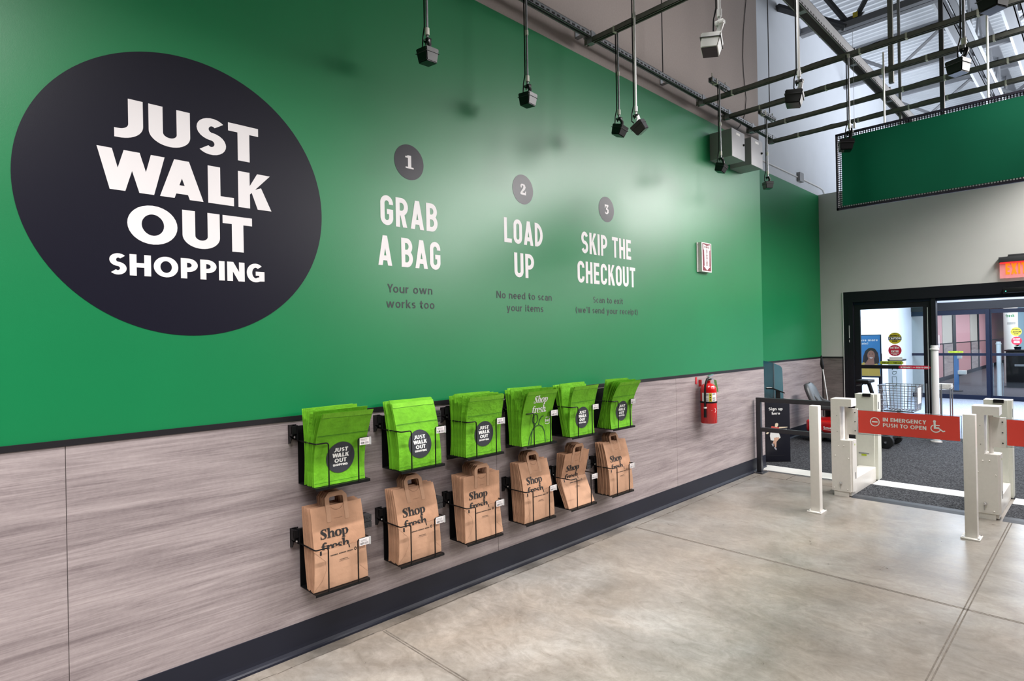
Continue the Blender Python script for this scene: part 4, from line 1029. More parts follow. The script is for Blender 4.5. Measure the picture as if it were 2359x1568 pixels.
    if words:
        px = lambda u: xp0 + .010 + u * .808
        for tx, z0 in (('IN EMERGENCY', .7655), ('PUSH TO OPEN', .7125)): fit(text(tx, .185, gap=.10), px(.262), px(.692), z0, z0 + .036).build('lettering', PRW, facemap(yp - .0022), ps)
        F = Flat(); c = px(.178); F.stroke(arc(c, .7555, .0375, .0400, 0, 360, 36)[:-1], .0085, True); F.rect(c - .024, .7485, c + .024, .7625); F.build('no_entry_symbol', PRW, facemap(yp - .0022), ps)
        F = Flat(); c = px(.775)
        F.disc(c - .004, .7985, .0115, 20, 1); F.stroke([(c - .004, .790), (c - .002, .740), (c + .030, .740)], .016); F.stroke([(c + .022, .742), (c + .058, .712), (c + .074, .717)], .0105); F.rect(c, .759, c + .034, .768)
        F.stroke(arc(c + .004, .735, .036, .0335, 120, 338, 24), .0085); F.build('wheelchair_symbol', PRW, facemap(yp - .0022), ps)
    return t
gate(1.004, 'white gate with the red emergency arm reading push to open, left of the two gates', 0, 0, True)
gate(2.133, 'white gate at the right frame edge behind the front bollard', 0, 0, False)
def bollard(x, y, lab):
    t = empty('bollard', (x, y, 0), lab, 'bollard', 'white square bollards before the gates')
    MB().bbox(x - .039, x + .039, y - .037, y + .037, .008, .965, .004).build('post', GATEW, t)
    MB().bbox(x - .063, x + .060, y - .075, y + .075, 0, .011, .002).build('base_plate', GATEW, t)
    for sx in (-.048, .047):
        for sy in (-.058, .058): MB().cyl((x + sx, y + sy), .008, .011, .018, 8).build('bolt', CHROME, t)
bollard(1.090, 5.725, 'white square bollard in front of the left gate')
bollard(2.208, 5.765, 'white square bollard nearest the camera, before the right gate')

t = empty('handrail', (.09, 6.95, 0), 'charcoal square tube handrail between the wood wall and left gate', 'railing')
RAILC = mat('rail_paint', (.035, .036, .044), .38, noise=(20, .05))
MB().bbox(.040, .092, 6.915, 6.965, .008, .885, .003).build('post', RAILC, t)
MB().bbox(.092, 1.0, 6.915, 6.965, .835, .885, .003).build('top_rail', RAILC, t)
MB().bbox(.092, 1.0, 6.915, 6.965, .488, .536, .003).build('mid_rail', RAILC, t)
MB().bbox(-.0+.012, .125, 6.87, 7.03, 0, .010, .002).build('base_plate', RAILC, t)
for bx, by in ((.028, 6.885), (.11, 6.885), (.028, 7.012), (.11, 7.012)): MB().cyl((bx, by), .008, .010, .018, 8).build('bolt', CHROME, t)

# sign-up kiosk in the recess
KA = math.atan2(.7024944, .71168927)
t = empty('kiosk', (-.0996, 7.5388, 0), 'dark sign-up kiosk with a teal tinted hood behind the handrail', 'kiosk', rotz=KA)
def kl(o): o.matrix_parent_inverse = Matrix.Identity(4); return o          # kiosk parts are built in its own frame: u along the face, v inward
KX0, KX1 = -.006, .304
KD = mat('kiosk_navy', (.009, .009, .017), .35)
kb = kl(MB().bbox(KX0, KX1, 0, .20, .018, .80, .006).build('cabinet', KD, t))
def kp(o): o.matrix_parent_inverse = Matrix.Identity(4); return o
kp(MB().box(.03, .225, -.001, 0, .084, .086).build('drawer_line', CHARC, kb))
kl(MB().box(KX0, KX1, -.001, .20, 0, .018).build('plinth', BLACKP, t))
kp(fit(text('Sign up', .19), .038, .214, .664, .700).build('lettering', PRW, facemap(-.0015), kb)); kp(fit(text('here', .19), .076, .180, .607, .643).build('lettering', PRW, facemap(-.0015), kb))
g = lambda pts: [(-.007 + (a - 105) / 505 * .311, .755 - (b - 245) / 1195 * .757) for a, b in pts]   # sketch printed on the cabinet front
SK = mat('skin_print', (.70, .42, .30), .6); SKL = mat('pale_print', (.80, .68, .50), .6); REDP = mat('coral_print', (.62, .10, .08), .6); GREYP = mat('grey_shoe_print', (.42, .42, .48), .6)
kp(Flat().poly(g([(230, 705), (300, 715), (380, 725), (385, 755), (345, 775), (250, 800), (215, 745)])).build('print_shirt', REDP, facemap(-.0020), kb))
F = Flat(); F.poly(g([(300, 690), (305, 655), (340, 640), (368, 660), (362, 700), (335, 730), (295, 720)])); kp(F.build('print_head', SKL, facemap(-.0026), kb))
F = Flat(); F.poly(g([(382, 722), (500, 722), (555, 722), (556, 736), (500, 745), (384, 752)])); kp(F.build('print_arm', SKL, facemap(-.0026), kb))
kp(Flat().poly(g([(112, 850), (205, 752), (225, 745), (250, 752), (235, 775), (150, 862), (120, 862)])).build('print_arm', SKL, facemap(-.0029), kb))
kp(Flat().poly(g([(215, 780), (350, 775), (410, 935), (390, 955), (320, 930), (265, 1000), (205, 985), (192, 900)])).build('print_shorts', PRW, facemap(-.0022), kb))
kp(Flat().poly(g([(275, 940), (375, 930), (380, 960), (325, 1020), (315, 1130), (290, 1125), (275, 1040)])).build('print_leg', SK, facemap(-.0026), kb)); kp(Flat().poly(g([(265, 1000), (285, 1010), (265, 1065), (245, 1045)])).build('print_leg', SK, facemap(-.0028), kb))
kp(Flat().poly(g([(222, 1060), (245, 1050), (268, 1080), (255, 1120), (235, 1095)])).build('print_shoe', GREYP, facemap(-.0030), kb)); kp(Flat().poly(g([(272, 1130), (300, 1125), (325, 1165), (318, 1190), (285, 1160)])).build('print_shoe', GREYP, facemap(-.0030), kb))
kp(Flat().poly(g([(462, 765), (542, 765), (538, 785), (460, 785)])).build('print_phone', PRW, facemap(-.0020), kb))
# tinted hood: a tall back leaf and a side wing with rounded top, tablet on an arm inside
m = MB(); m.prism([(KX0, .80), (.177, .80), (.177, 1.255), (.14, 1.265), (KX0, 1.306)], lambda a, b, d: (a, d, b), .150, .156); kl(m.build('hood_back', TEAL, t))
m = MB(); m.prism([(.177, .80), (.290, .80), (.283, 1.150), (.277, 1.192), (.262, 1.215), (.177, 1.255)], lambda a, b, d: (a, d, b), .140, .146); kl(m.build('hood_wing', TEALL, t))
m = MB(); m.prism([(.036, .930), (.115, .925), (.270, .868), (.272, .880), (.19, .915), (.115, .946), (.036, .946)], lambda a, b, d: (a, d, b), .055, .075); m.box(.165, .215, .06, .08, .795, .905); kl(m.build('tablet_arm', BLACKP, t))
kl(MB().box(.040, .108, .052, .078, .9465, .952).build('tablet_light', WHITE, t))

# outlet and plug on the recess wall
t = empty('wall_outlet', (-.544, 8.86, .68), 'white wall outlet with black plug and cord on the recess wall', 'outlet')
MB().bbox(-.544, -.536, 8.80, 8.88, .62, .75, .003).build('cover_plate', mat('steel_plate', (.5, .48, .48), .35, metal=.4), t)
MB().bbox(-.536, -.50, 8.83, 8.87, .64, .69, .006).build('plug', BLACKP, t)
MB().tube([(-.50, 8.85, .66), (-.44, 8.86, .655), (-.38, 8.87, .60), (-.36, 8.88, .50), (-.34, 8.95, .30)], .008, 8).build('cord', BLACKP, t)

# motorised shopping cart
CYY = 9.72
t = empty('mobility_cart', (.35, CYY, 0), 'red motorised shopping cart with grey seat and wire basket by the doors', 'shopping cart')
SEAT = mat('seat_grey', (.060, .062, .066), .42, noise=(60, .1))
def loft(sections, smooth=True):
    """sections: list of lists of points with equal counts"""
    m = MB(); n = len(sections[0]); vs = [p for s_ in sections for p in s_]; fs = []
    for i in range(len(sections) - 1):
        for j in range(n): fs.append((i * n + j, i * n + (j + 1) % n, (i + 1) * n + (j + 1) % n, (i + 1) * n + j))
    fs += [tuple(range(n))[::-1], tuple(range((len(sections) - 1) * n, len(sections) * n))]
    m.add(vs, fs, smooth); return m
sec = []
for (x, z, hw, th) in ((-.335, .862, .10, .022), (-.330, .850, .145, .040), (-.300, .790, .19, .048), (-.262, .70, .205, .050), (-.222, .61, .205, .050), (-.18, .54, .20, .050)):
    sec.append([(x + th * math.sin(R(q)), CYY + hw * math.copysign(abs(math.cos(R(q))) ** .65, math.cos(R(q))), z + .35 * th * math.sin(R(q)) + (.012 if q == 90 else 0)) for q in range(0, 360, 15)])
loft(sec).build('seat_back', SEAT, t)
m = MB(); m.tube([(-.24, CYY - .10, .70), (-.16, CYY - .10, .60), (-.05, CYY - .12, .56)], .03, 8); m.tube([(-.24, CYY + .10, .70), (-.16, CYY + .10, .60), (-.05, CYY + .12, .56)], .03, 8); m.build('seat_bolster', SEAT, t)
MB().bbox(-.20, .14, CYY - .21, CYY + .21, .48, .55, .025, 4).build('seat', SEAT, t)
MB().cyl((-.04, CYY), .05, .32, .49, 14).build('seat_post', BLACKP, t)
m = MB(); m.bbox(-.285, .33, CYY - .27, CYY + .27, .15, .335, .05, 4); body = m.build('body', RED2, t)
m = MB(); m.prism([(-.15, .33), (.24, .33), (.20, .36), (.06, .385), (-.11, .37)], lambda a, b, d: (a, d, b), CYY - .21, CYY + .21); m.build('hood', RED2, t)
fit(text('SmartKart', .24), -.035, .24, .215, .250).build('lettering', PRW, facemap(CYY - .2715), body)
Flat().rect(-.035, .198, .24, .203).build('stripe', PRW, facemap(CYY - .2715), body)
m = MB(); m.box(-.26, .80, CYY - .20, CYY + .20, .09, .155); m.build('chassis', BLACKP, t)
m = MB(); m.bbox(.30, .70, CYY - .24, CYY + .24, .10, .165, .02); m.build('footboard', CHARC, t)
for wx, wy in ((-.14, -.24), (-.14, .24), (.765, -.235), (.765, .235)):
    w_ = MB(); rr = .115 if wx < 0 else .098
    prof = [(.0, -.035), (rr * .55, -.04), (rr * .92, -.035), (rr, -.015), (rr, .015), (rr * .92, .035), (rr * .55, .04), (0, .035)]
    w_.lathe((0, 0, 0), prof, 24); w_.v = [(wx + v[0], CYY + wy + v[2], .008 + rr + v[1]) for v in w_.v]
    wo = w_.build('wheel', mat('tyre', (.008, .008, .009), .6), t)
    MB().lathe((wx, CYY + wy + math.copysign(.042, wy), rr), [(0, -.02), (.02, -.012), (.02, .012), (0, .02)], 10).build('hub', CHROME, wo)
m = MB(); m.tube([(.66, CYY, .14), (.60, CYY, .50), (.545, CYY, .76), (.50, CYY, .92)], .026, 10); m.build('steering_column', BLACKP, t)
m = MB(); m.bbox(.375, .545, CYY - .16, CYY + .16, .900, .945, .012, 3); m.build('control_head', BLACKP, t)
for sg in (-1, 1): MB().tube([(.47, CYY + sg * .10, .90), (.45, CYY + sg * .17, .875), (.40, CYY + sg * .20, .868)], .012, 8).build('grip', BLACKP, t)
# wire basket
bk = MB(); bx0, bx1, by0, by1, bz0, bz1 = .70, 1.10, CYY - .18, CYY + .18, .535, .885
def rectloop(x0, x1, y0, y1, z, r_): bk.tube([(x0, y0, z), (x1, y0, z), (x1, y1, z), (x0, y1, z), (x0, y0, z)], r_, 6)
for q in range(6):
    f = q / 5; e = .03 * f; zz = bz0 + (bz1 - bz0) * f
    rectloop(bx0 - e, bx1 + e, by0 - e, by1 + e, zz, .0065 if q == 5 else .004)
for q in range(11):
    f = q / 10; x = bx0 + (bx1 - bx0) * f; xt = bx0 - .03 + (bx1 - bx0 + .06) * f
    for s_, yb0 in ((-1, by0), (1, by1)): bk.tube([(x, yb0, bz0), (xt, yb0 + s_ * .03, bz1)], .0032, 6)
    bk.tube([(x, by0, bz0), (x, by1, bz0)], .0032, 6)
for q in range(10):
    f = q / 9; y = by0 + (by1 - by0) * f; yt = by0 - .03 + (by1 - by0 + .06) * f
    bk.tube([(bx0, y, bz0), (bx0 - .03, yt, bz1)], .0032, 6); bk.tube([(bx1, y, bz0), (bx1 + .03, yt, bz1)], .0032, 6)
bk.build('basket', CHROME, t)
MB().box(1.128, 1.131, CYY - .14, CYY + .06, .64, .86).build('basket_notice', WHITE, t)
m = MB(); m.tube([(.84, CYY, .14), (.88, CYY, .535)], .022, 8); m.box(.72, 1.08, CYY - .14, CYY - .11, .518, .53); m.box(.72, 1.08, CYY + .11, CYY + .14, .518, .53); m.build('basket_post', FRAMEB, t)
FYY = CYY + .18
MB().tube([(-.063, FYY, .14), (-.063, FYY, .24), (-.169, FYY, 1.077)], .0085, 8).build('flag_pole', WHITEG, t)
MB().tube([(-.169, FYY, 1.077), (-.176, FYY, 1.12), (-.183, FYY, 1.158), (-.186, FYY, 1.22), (-.187, FYY, 1.29)], .02, 10, True, [.014, .024, .026, .016, .010]).build('rolled_flag', BLACKP, t)

# anti-theft pedestals
def pedestal(x, y, lab, top):
    t = empty('security_pedestal', (x, y, .008), lab, 'pedestal', 'white anti-theft pedestals')
    MB().cyl((x, y), .047, .02, top, 24).build('column', WHITEG, t)
    MB().cyl((x, y), .075, .008, .025, 24).build('base', WHITE, t)
    MB().lathe((x, y, top), [(.047, -.07), (.058, -.066), (.058, -.045), (.047, -.041)], 24).build('collar', WHITE, t)
    m = MB(); m.box(x - .115, x - .10, y - .006, y + .006, .02, .86); m.box(x + .065, x + .08, y - .006, y + .006, .02, .86); m.build('side_bar', GALV, t)
pedestal(1.170, 10.5, 'white round security pedestal standing in front of the open door', 1.425)
pedestal(1.085, 18.35, 'white security pedestal seen far off through the inner glass doors', 1.375)

# newspaper rack behind the near pedestal
t = empty('newspaper_rack', (1.30, 10.78, 0), 'chrome wire stand holding folded newspapers behind the near pedestal', 'rack')
m = MB()
for xx in (1.17, 1.315):
    for yy in (10.70, 10.86): m.tube([(xx, yy, .008), (xx, yy, .79)], .008, 8)
for zz in (.30, .765): m.tube([(1.17, 10.70, zz), (1.315, 10.70, zz), (1.315, 10.86, zz), (1.17, 10.86, zz), (1.17, 10.70, zz)], .006, 6)
m.build('frame', CHROME, t)
m = MB(); m.box(1.17, 1.315, 10.70, 10.86, .768, .774); m.build('shelf', GALV, t)
for q in range(5):
    o = MB().bbox(1.155 + .006 * (q % 2), 1.322 + .004 * (q % 3), 10.70, 10.86, .7745 + q * .0145, .7885 + q * .0145, .003).build('newspaper', mat('newsprint', (.62, .60, .56), .8, noise=(40, .15)))
    props(o, 'folded newspaper, %s in the stack on the chrome stand' % ('lowest', 'second from the bottom', 'middle one', 'second from the top', 'topmost')[q], 'newspaper', 'newspapers on the chrome stand')

# poster stand and white box in the vestibule (seen through the left glass leaf)
PY = 12.5; PB = mat('poster_blue', (.045, .22, .50), .45)
t = empty('poster_stand', (-.15, PY, 0), 'blue poster of a smiling woman on a dark stand behind the glass', 'poster stand')
m = MB(); m.box(-.40, .01, PY, PY + .02, .80, 1.60); m.box(-.04, .015, PY, PY + .025, .008, 1.25); m.box(-.40, -.35, PY, PY + .025, .008, .8); m.box(-.42, .03, PY - .12, PY + .14, .008, .03); m.build('frame', FRAMEB, t)
ps = Flat().rect(-.385, .825, -.005, 1.585).build('poster', PB, facemap(PY - .002), t)
fit(text('save more', .17), -.365, -.042, 1.478, 1.522).build('lettering', PRW, facemap(PY - .0045), ps); fit(text('groceries?', .17), -.38, -.20, 1.415, 1.459).build('lettering', PRW, facemap(PY - .0045), ps)
HAIR = mat('hair_print', (.02, .014, .014), .6); SKD = mat('brown_skin_print', (.33, .15, .10), .55); YELP = mat('yellow_print', (.60, .40, .06), .55)
def blob(cx, cz, rx, rz, n=24): return [(cx + rx * math.cos(2 * math.pi * i / n), cz + rz * math.sin(2 * math.pi * i / n)) for i in range(n)]
Flat().poly([(-.30, 1.09), (-.285, 1.20), (-.25, 1.30), (-.20, 1.345), (-.15, 1.355), (-.09, 1.335), (-.045, 1.26), (-.03, 1.16), (-.028, 1.08), (-.06, 1.03), (-.26, 1.04)]).build('print_hair', HAIR, facemap(PY - .0035), ps)
Flat().poly([(-.335, .83), (-.34, 1.05), (-.28, 1.085), (-.20, 1.04), (-.13, 1.05), (-.06, 1.06), (-.02, 1.0), (-.008, .83)]).build('print_blouse', YELP, facemap(PY - .0045), ps)
F = Flat(); F.poly(blob(-.155, 1.215, .062, .090)); F.poly([(-.20, 1.16), (-.11, 1.16), (-.10, 1.02), (-.15, .97), (-.21, 1.02)]); F.poly([(-.27, 1.04), (-.20, 1.15), (-.16, 1.14), (-.17, 1.08), (-.22, 1.02)]); F.build('print_face', SKD, facemap(PY - .0055), ps)
F = Flat(); F.poly(blob(-.180, 1.235, .011, .005)); F.poly(blob(-.132, 1.235, .011, .005)); F.rect(-.193, 1.253, -.168, 1.257); F.rect(-.144, 1.253, -.12, 1.257); F.build('print_eye', HAIR, facemap(PY - .0065), ps)
Flat().poly([(-.185, 1.178), (-.155, 1.172), (-.125, 1.178), (-.135, 1.162), (-.155, 1.156), (-.175, 1.162)]).build('print_smile', PRW, facemap(PY - .0065), ps)
t = empty('bin', (.25, 13.0, 0), 'white box bin with a line drawing, seen through the left glass leaf', 'bin')
m = MB(); m.bbox(.02, .25, 12.9, 13.2, .008, 1.10, .012); bb = m.build('cabinet', mat('bin_white', (.70, .74, .78), .4), t)
MB().box(.015, .255, 12.895, 13.205, 1.10, 1.13).build('lid', INK, t)
F = Flat(); F.stroke([(.085, .93), (.105, .965), (.15, .97), (.175, .94)], .012); F.stroke([(.10, .90), (.09, .86), (.115, .84), (.15, .86), (.155, .90), (.10, .90)], .006); F.stroke([(.085, .80), (.155, .80), (.16, .70), (.13, .60), (.10, .62), (.085, .72), (.085, .80)], .006); F.stroke([(.125, .60), (.125, .50), (.07, .44), (.18, .44)], .005)
F.build('drawing', DKGR, facemap(12.8985), bb)

# lobby beyond the inner doors
t = empty('sanitiser_stand', (-.02, 20.0, 0), 'blue floor stand with a white dispenser tray in the lobby', 'stand')
BLU = mat('stand_blue', (.10, .25, .55), .4)
m = MB(); m.bbox(-.05, .055, 20.0, 20.06, .02, 1.0, .008); m.build('post', BLU, t)
m = MB(); m.cyl((0, 20.03), .14, .006, .03, 24); m.build('base', BLACKP, t)
m = MB(); m.bbox(.04, .22, 19.95, 20.13, .47, .58, .012); m.build('tray', WHITE, t); m = MB(); m.bbox(.03, .13, 19.97, 20.08, .90, .98, .012); m.build('dispenser', WHITE, t)
t = empty('reception_desk', (1.3, 22.4, 0), 'low black counter in the far lobby', 'counter')
m = MB(); m.bbox(.86, 2.4, 22.0, 22.8, .006, 1.05, .015); m.build('cabinet', BLACKP, t); m = MB(); m.bbox(.83, 2.43, 21.97, 22.83, 1.05, 1.09, .008); m.build('worktop', INK, t)
MB().box(1.05, 1.30, 21.995, 22.0, .62, .68).build('plaque', GALV, t)
t = empty('pylon_sign', (.82, 24.0, 0), 'round white pylon column with green lettering in the far lobby', 'column')
m = MB(); m.cyl((.80, 24.0), .175, .006, 3.0, 32); py = m.build('column', PRW, t)
cyl = lambda a, b: (.80 + .177 * math.sin(a / .177), 24.0 - .177 * math.cos(a / .177), b)
fit(text('fresh', .22), -.11, .11, 2.06, 2.16).build('lettering', mat('mid_green_print', (.10, .34, .16), .5), cyl, py)
F = Flat()
for r_ in range(2):
    q = -.07
    while q < .13: F.rect(q, 1.84 + r_ * .035, q + .012, 1.86 + r_ * .035); q += .018
F.build('print', mat('grey_print2', (.25, .25, .26), .5), cyl, py)
t = empty('leafy_plant', (1.07, 22.3, 1.09), 'green leafy plant standing on the black lobby counter', 'plant')
m = MB(); m.cyl((1.10, 22.3), .07, 1.09, 1.17, 16, .085); m.build('pot', FRAMEB, t)
m = MB(); rd = random.Random(5)
for q in range(46):
    a = rd.uniform(0, 6.28); l_ = rd.uniform(.06, .16); z = 1.18 + rd.uniform(0, .20); c = Vector((1.10, 22.3, z)); d = Vector((math.cos(a), math.sin(a), rd.uniform(-.2, .6))) * l_; n = Vector((-math.sin(a), math.cos(a), 0)) * .025
    m.add([c, c + d * .5 + n, c + d, c + d * .5 - n], [(0, 1, 2), (0, 2, 3)])
m.build_raw('foliage', mat('leaf_green', (.03, .22, .02), .5), t)

# ================================================================ WALL EQUIPMENT
t = empty('fire_extinguisher', (.09, 5.635, .74), 'red fire extinguisher hanging on the wood wainscot', 'fire extinguisher')
EX, EY = .105, 5.635
m = MB(); m.lathe((EX, EY, .735), [(0, .0), (.076, .0), (.081, .006), (.081, .335), (.078, .358), (.066, .380), (.045, .397), (.022, .405), (.022, .425), (0, .425)], 32); m.build('cylinder', RED2, t)
m = MB(); m.lathe((EX, EY, 1.16), [(.020, 0), (.024, .004), (.024, .022), (.016, .03), (.016, .045), (0, .045)], 20); m.build('valve', CHROME, t)
m = MB(); m.prism([(-.012, 1.195), (.10, 1.215), (.10, 1.226), (-.012, 1.212)], lambda a, b, d: (EX - .01 + d, EY + a, b), 0, .022); m.prism([(-.012, 1.180), (.085, 1.172), (.085, 1.182), (-.012, 1.192)], lambda a, b, d: (EX - .01 + d, EY + a, b), 0, .022); m.build('lever', CHROME, t)
m = MB(); m.lathe((EX + .03, EY - .012, 1.18), [(0, -.014), (.015, -.008), (.015, .008), (0, .014)], 14); m.build('gauge', CHROME, t)
m = MB(); m.tube([(EX + .005, EY - .025, 1.185), (EX + .018, EY - .070, 1.172), (EX + .014, EY - .092, 1.12), (EX + .010, EY - .0945, 1.0), (EX + .010, EY - .0945, .93), (EX + .010, EY - .0945, .905)], .010, 10); m.build('hose', BLACKP, t)
m = MB(); m.tube([(EX + .010, EY - .0945, .905), (EX + .010, EY - .0945, .89), (EX + .010, EY - .097, .80)], .014, 10, True, [.011, .012, .0145]); m.build('nozzle', BLACKP, t)
MB().lathe((EX + .010, EY - .0945, .897), [(.014, -.008), (.015, 0), (.014, .008)], 12).build('hose_clip', WHITE, t)
def cylpatch(a0, a1, z0, z1, r_, n=12):
    m = MB(); vs = []
    for i in range(n + 1):
        q = R(a0 + (a1 - a0) * i / n); vs += [(EX + r_ * math.cos(q), EY + r_ * math.sin(q), z0), (EX + r_ * math.cos(q), EY + r_ * math.sin(q), z1)]
    m.add(vs, [(2 * i, 2 * i + 2, 2 * i + 3, 2 * i + 1) for i in range(n)], True); return m
lb = cylpatch(-112, 4, .955, 1.045, .0818).build('label', WHITE, t)
cylpatch(-60, -40, .957, 1.043, .0823).build('label_stripe', YEL, lb)
m = MB()
for z in (.968, .992, 1.017):
    v = cylpatch(-55, -45, z, z + .014, .0828, 3); m.add(v.v, v.f)
for z in (1.028, 1.016, .985, .972): v = cylpatch(-84, -62, z, z + .003, .0823, 4); m.add(v.v, v.f)
for z in (1.030, .99, .97): v = cylpatch(-34, -10, z, z + .006, .0823, 4); m.add(v.v, v.f)
m.build('label_print', INK, lb)
m = MB(); m.lathe((EX, EY, .94), [(.0825, 0), (.0845, .002), (.0845, .016), (.0825, .018)], 32); m.build('strap', BLACKP, t)
v = MB(); q0 = .0822
pts = [(-44, .868), (-14, .890), (-4, .868), (-14, .846)]
v.add([(EX + q0 * math.cos(R(a)), EY + q0 * math.sin(R(a)), z) for a, z in pts], [(0, 1, 2), (0, 2, 3)]); v.build_raw('arrow_mark', PRW, t)
m = MB(); m.box(0.006, .012, EY - .085, EY - .055, 1.13, 1.20); m.box(.006, .03, EY - .012, EY + .012, 1.10, 1.17); m.build('wall_bracket', RED2, t)
m = MB(); m.prism([(.03, 1.175), (.085, 1.165), (.125, 1.04), (.075, 1.05)], lambda a, b, d: (EX + .045 + d, EY + a, b), 0, .001); m.build('inspection_tag', mat('tag_green', (.05, .13, .02), .6, noise=(60, .4)), t)

t = empty('fire_sign', (.03, 5.75, 2.44), 'white and maroon fire extinguisher arrow sign projecting from green wall', 'sign')
m = MB(); m.box(WX, .010, 5.633, 5.665, 2.284, 2.587); sg = m.build('flange', WHITE, t)
MAR = mat('maroon_print', (.20, .012, .03), .5)
flm = lambda x: (lambda a, b: (x, a, b))
sg2 = MB().box(WX, .049, 5.660, 5.869, 2.286, 2.589).build('body', WHITE, t)
pr = Flat().rect(5.678, 2.297, 5.852, 2.580).build('print', MAR, flm(.0505), sg2)
Flat().poly([(5.693, 2.572), (5.765, 2.556), (5.837, 2.572), (5.837, 2.520), (5.822, 2.508), (5.817, 2.345), (5.838, 2.345), (5.765, 2.302), (5.692, 2.345), (5.713, 2.345), (5.708, 2.508), (5.693, 2.520)]).build('arrow', WHITE, flm(.0513), sg2)
fit(text('FIRE', .16), 5.712, 5.818, 2.532, 2.552).build('lettering', MAR, flm(.0521), sg2); F = Flat()
for q, ch in enumerate('EXTINGUISHER'): F.merge(fit(text(ch, .22), 5.750 if ch != 'I' else 5.760, 5.780 if ch != 'I' else 5.770, 2.508 - q * .0143, 2.518 - q * .0143), lambda a, b: (a, b))
F.build('lettering', MAR, flm(.0521), sg2)
m = MB()
for z in (2.565, 2.312): m.lathe((.0125, 5.648, z), [(0, -.004), (.004, 0), (0, .004)], 8)
m.build('screw', GALV, t)

BOXG = mat('box_grey', (.30, .30, .31), .45, noise=(6, .04))
def ebox(y0, y1, z0, z1, x1, lab):
    t = empty('electrical_box', (.0, (y0 + y1) / 2, z0), lab, 'electrical box', 'grey boxes high on the wall')
    MB().bbox(WX, x1 - .012, y0, y1, z0, z1, .004).build('case', BOXG, t)
    MB().bbox(x1 - .012, x1, y0 - .004, y1 + .004, z0 - .004, z1 + .004, .004).build('door', mat('box_door_grey', (.40, .40, .42), .45), t)
    MB().box(x1, x1 + .001, y0 + .10, y0 + .19, z1 - .048, z1 - .024).build('label', WHITE, t)
    MB().lathe((x1 + .004, y1 - .03, (z0 + z1) / 2 + .02), [(0, -.013), (.012, -.008), (.012, .008), (0, .013)], 12).build('latch', BLACKP, t)
ebox(5.975, 6.275, 3.497, 3.785, .25, 'grey electrical box high on green wall, left of the pair')
ebox(6.447, 6.740, 3.500, 3.800, .25, 'grey electrical box near the wall corner, right of the pair')
t = empty('conduit', (-.54, 9.9, 4.17), 'thin white conduit pipe with junction box along the upper recess wall', 'conduit')
m = MB(); m.tube([(-.538, 7.30, 4.160), (-.538, 10.05, 4.182)], .010, 8); m.tube([(-.538, 10.22, 4.184), (-.538, 11.10, 4.184), (-.538, 11.24, 4.172), (-.538, 11.31, 4.12), (-.538, 11.325, 4.05)], .010, 8); m.build('pipe', WHITE, t)
MB().bbox(-.549, -.50, 10.05, 10.22, 4.115, 4.26, .004).build('junction_box', BOXG, t)
t = empty('wall_cable', (.01, 6.85, 4.7), 'thin dark cable hanging loosely down the upper wall to the boxes', 'cable')
m = MB(); m.tube([(.006, 6.95, 6.9), (.006, 6.955, 5.9), (.006, 6.95, 5.6), (.006, 6.86, 5.2), (.006, 6.835, 4.9), (.006, 6.84, 4.72), (.006, 6.90, 4.42), (.006, 6.86, 4.22), (.006, 6.72, 4.05), (.012, 6.55, 3.93), (.10, 6.40, 3.79)], .0035, 6); m.build('strand', BLACKP, t)

# exit sign above the doors
EYY = BY - .045
t = empty('exit_sign', (2.15, EYY, 2.62), 'glowing red EXIT sign above the door header', 'exit sign')
MB().bbox(1.872, 2.46, EYY - .04, BY - .002, 2.602, 2.678, .004).build('housing', CHARC, t)
MB().bbox(1.975, 2.36, EYY - .015, BY - .002, 2.678, 2.708, .004).build('canopy', CHARC, t)
pn = MB().box(1.880, 2.452, EYY - .006, EYY, 2.372, 2.602).build('panel', mat('exit_panel', (.9, .5, .5), .3, emit=((1.0, .05, .07), .36), alpha=.42), t)
F = Flat(); zt = 2.582; zb = 2.424; hh = zt - zb
F.merge(fit(text('EXIT', .22, gap=.13), 1.945, 2.175, zb, zt), lambda a, b: (a, b)); F.build('lettering', mat('exit_letters', (.9, .2, .02), .4, emit=((1.0, .15, .0), 1.15)), facemap(EYY - .0075), pn)
Flat().rect(1.882, 2.583, 2.45, 2.602).build('lamp_strip', mat('exit_lamp', (.9, .05, .05), .4, emit=((1, .03, .03), 1.6)), facemap(EYY - .0075), pn)

# ================================================================ OVERHEAD: STRUT GRID, CAMERAS, BANNER, STEELWORK
def channel(name, p0, p1, w, h, m_, parent, slots=False):
    """a U strut with its open lips on the underside; runs along X or Y"""
    m = MB(); along_y = abs(p1[1] - p0[1]) > abs(p1[0] - p0[0]); t_ = .003
    def bx(a0, a1, z0, z1, s0, s1):
        if along_y: m.box(p0[0] + a0, p0[0] + a1, s0, s1, z0, z1)
        else: m.box(s0, s1, p0[1] + a0, p0[1] + a1, z0, z1)
    z = p0[2]; s0, s1 = (p0[1], p1[1]) if along_y else (p0[0], p1[0])
    bx(-w / 2, -w / 2 + t_, z, z + h, s0, s1); bx(w / 2 - t_, w / 2, z, z + h, s0, s1); bx(-w / 2, w / 2, z + h - t_, z + h, s0, s1)
    bx(-w / 2, -w / 2 + .010, z, z + .004, s0, s1); bx(w / 2 - .010, w / 2, z, z + .004, s0, s1)
    o = m.build(name, m_, parent)
    if slots:
        q = s0 + .03; k = MB()
        while q < s1 - .05:
            if along_y: k.box(p0[0] + w / 2, p0[0] + w / 2 + .0008, q, q + .034, z + .010, z + .024)
            q += .058
        n0 = len(m.f); me = o.data; m2 = MB(); m2.add(m.v, m.f); m2.add(k.v, k.f)
        me.clear_geometry(); me.from_pydata(m2.v, [], m2.f); me.materials.append(INK)
        for i, p_ in enumerate(me.polygons): p_.material_index = 1 if i >= n0 else 0
        me.update()
    return o
ZR = 3.98
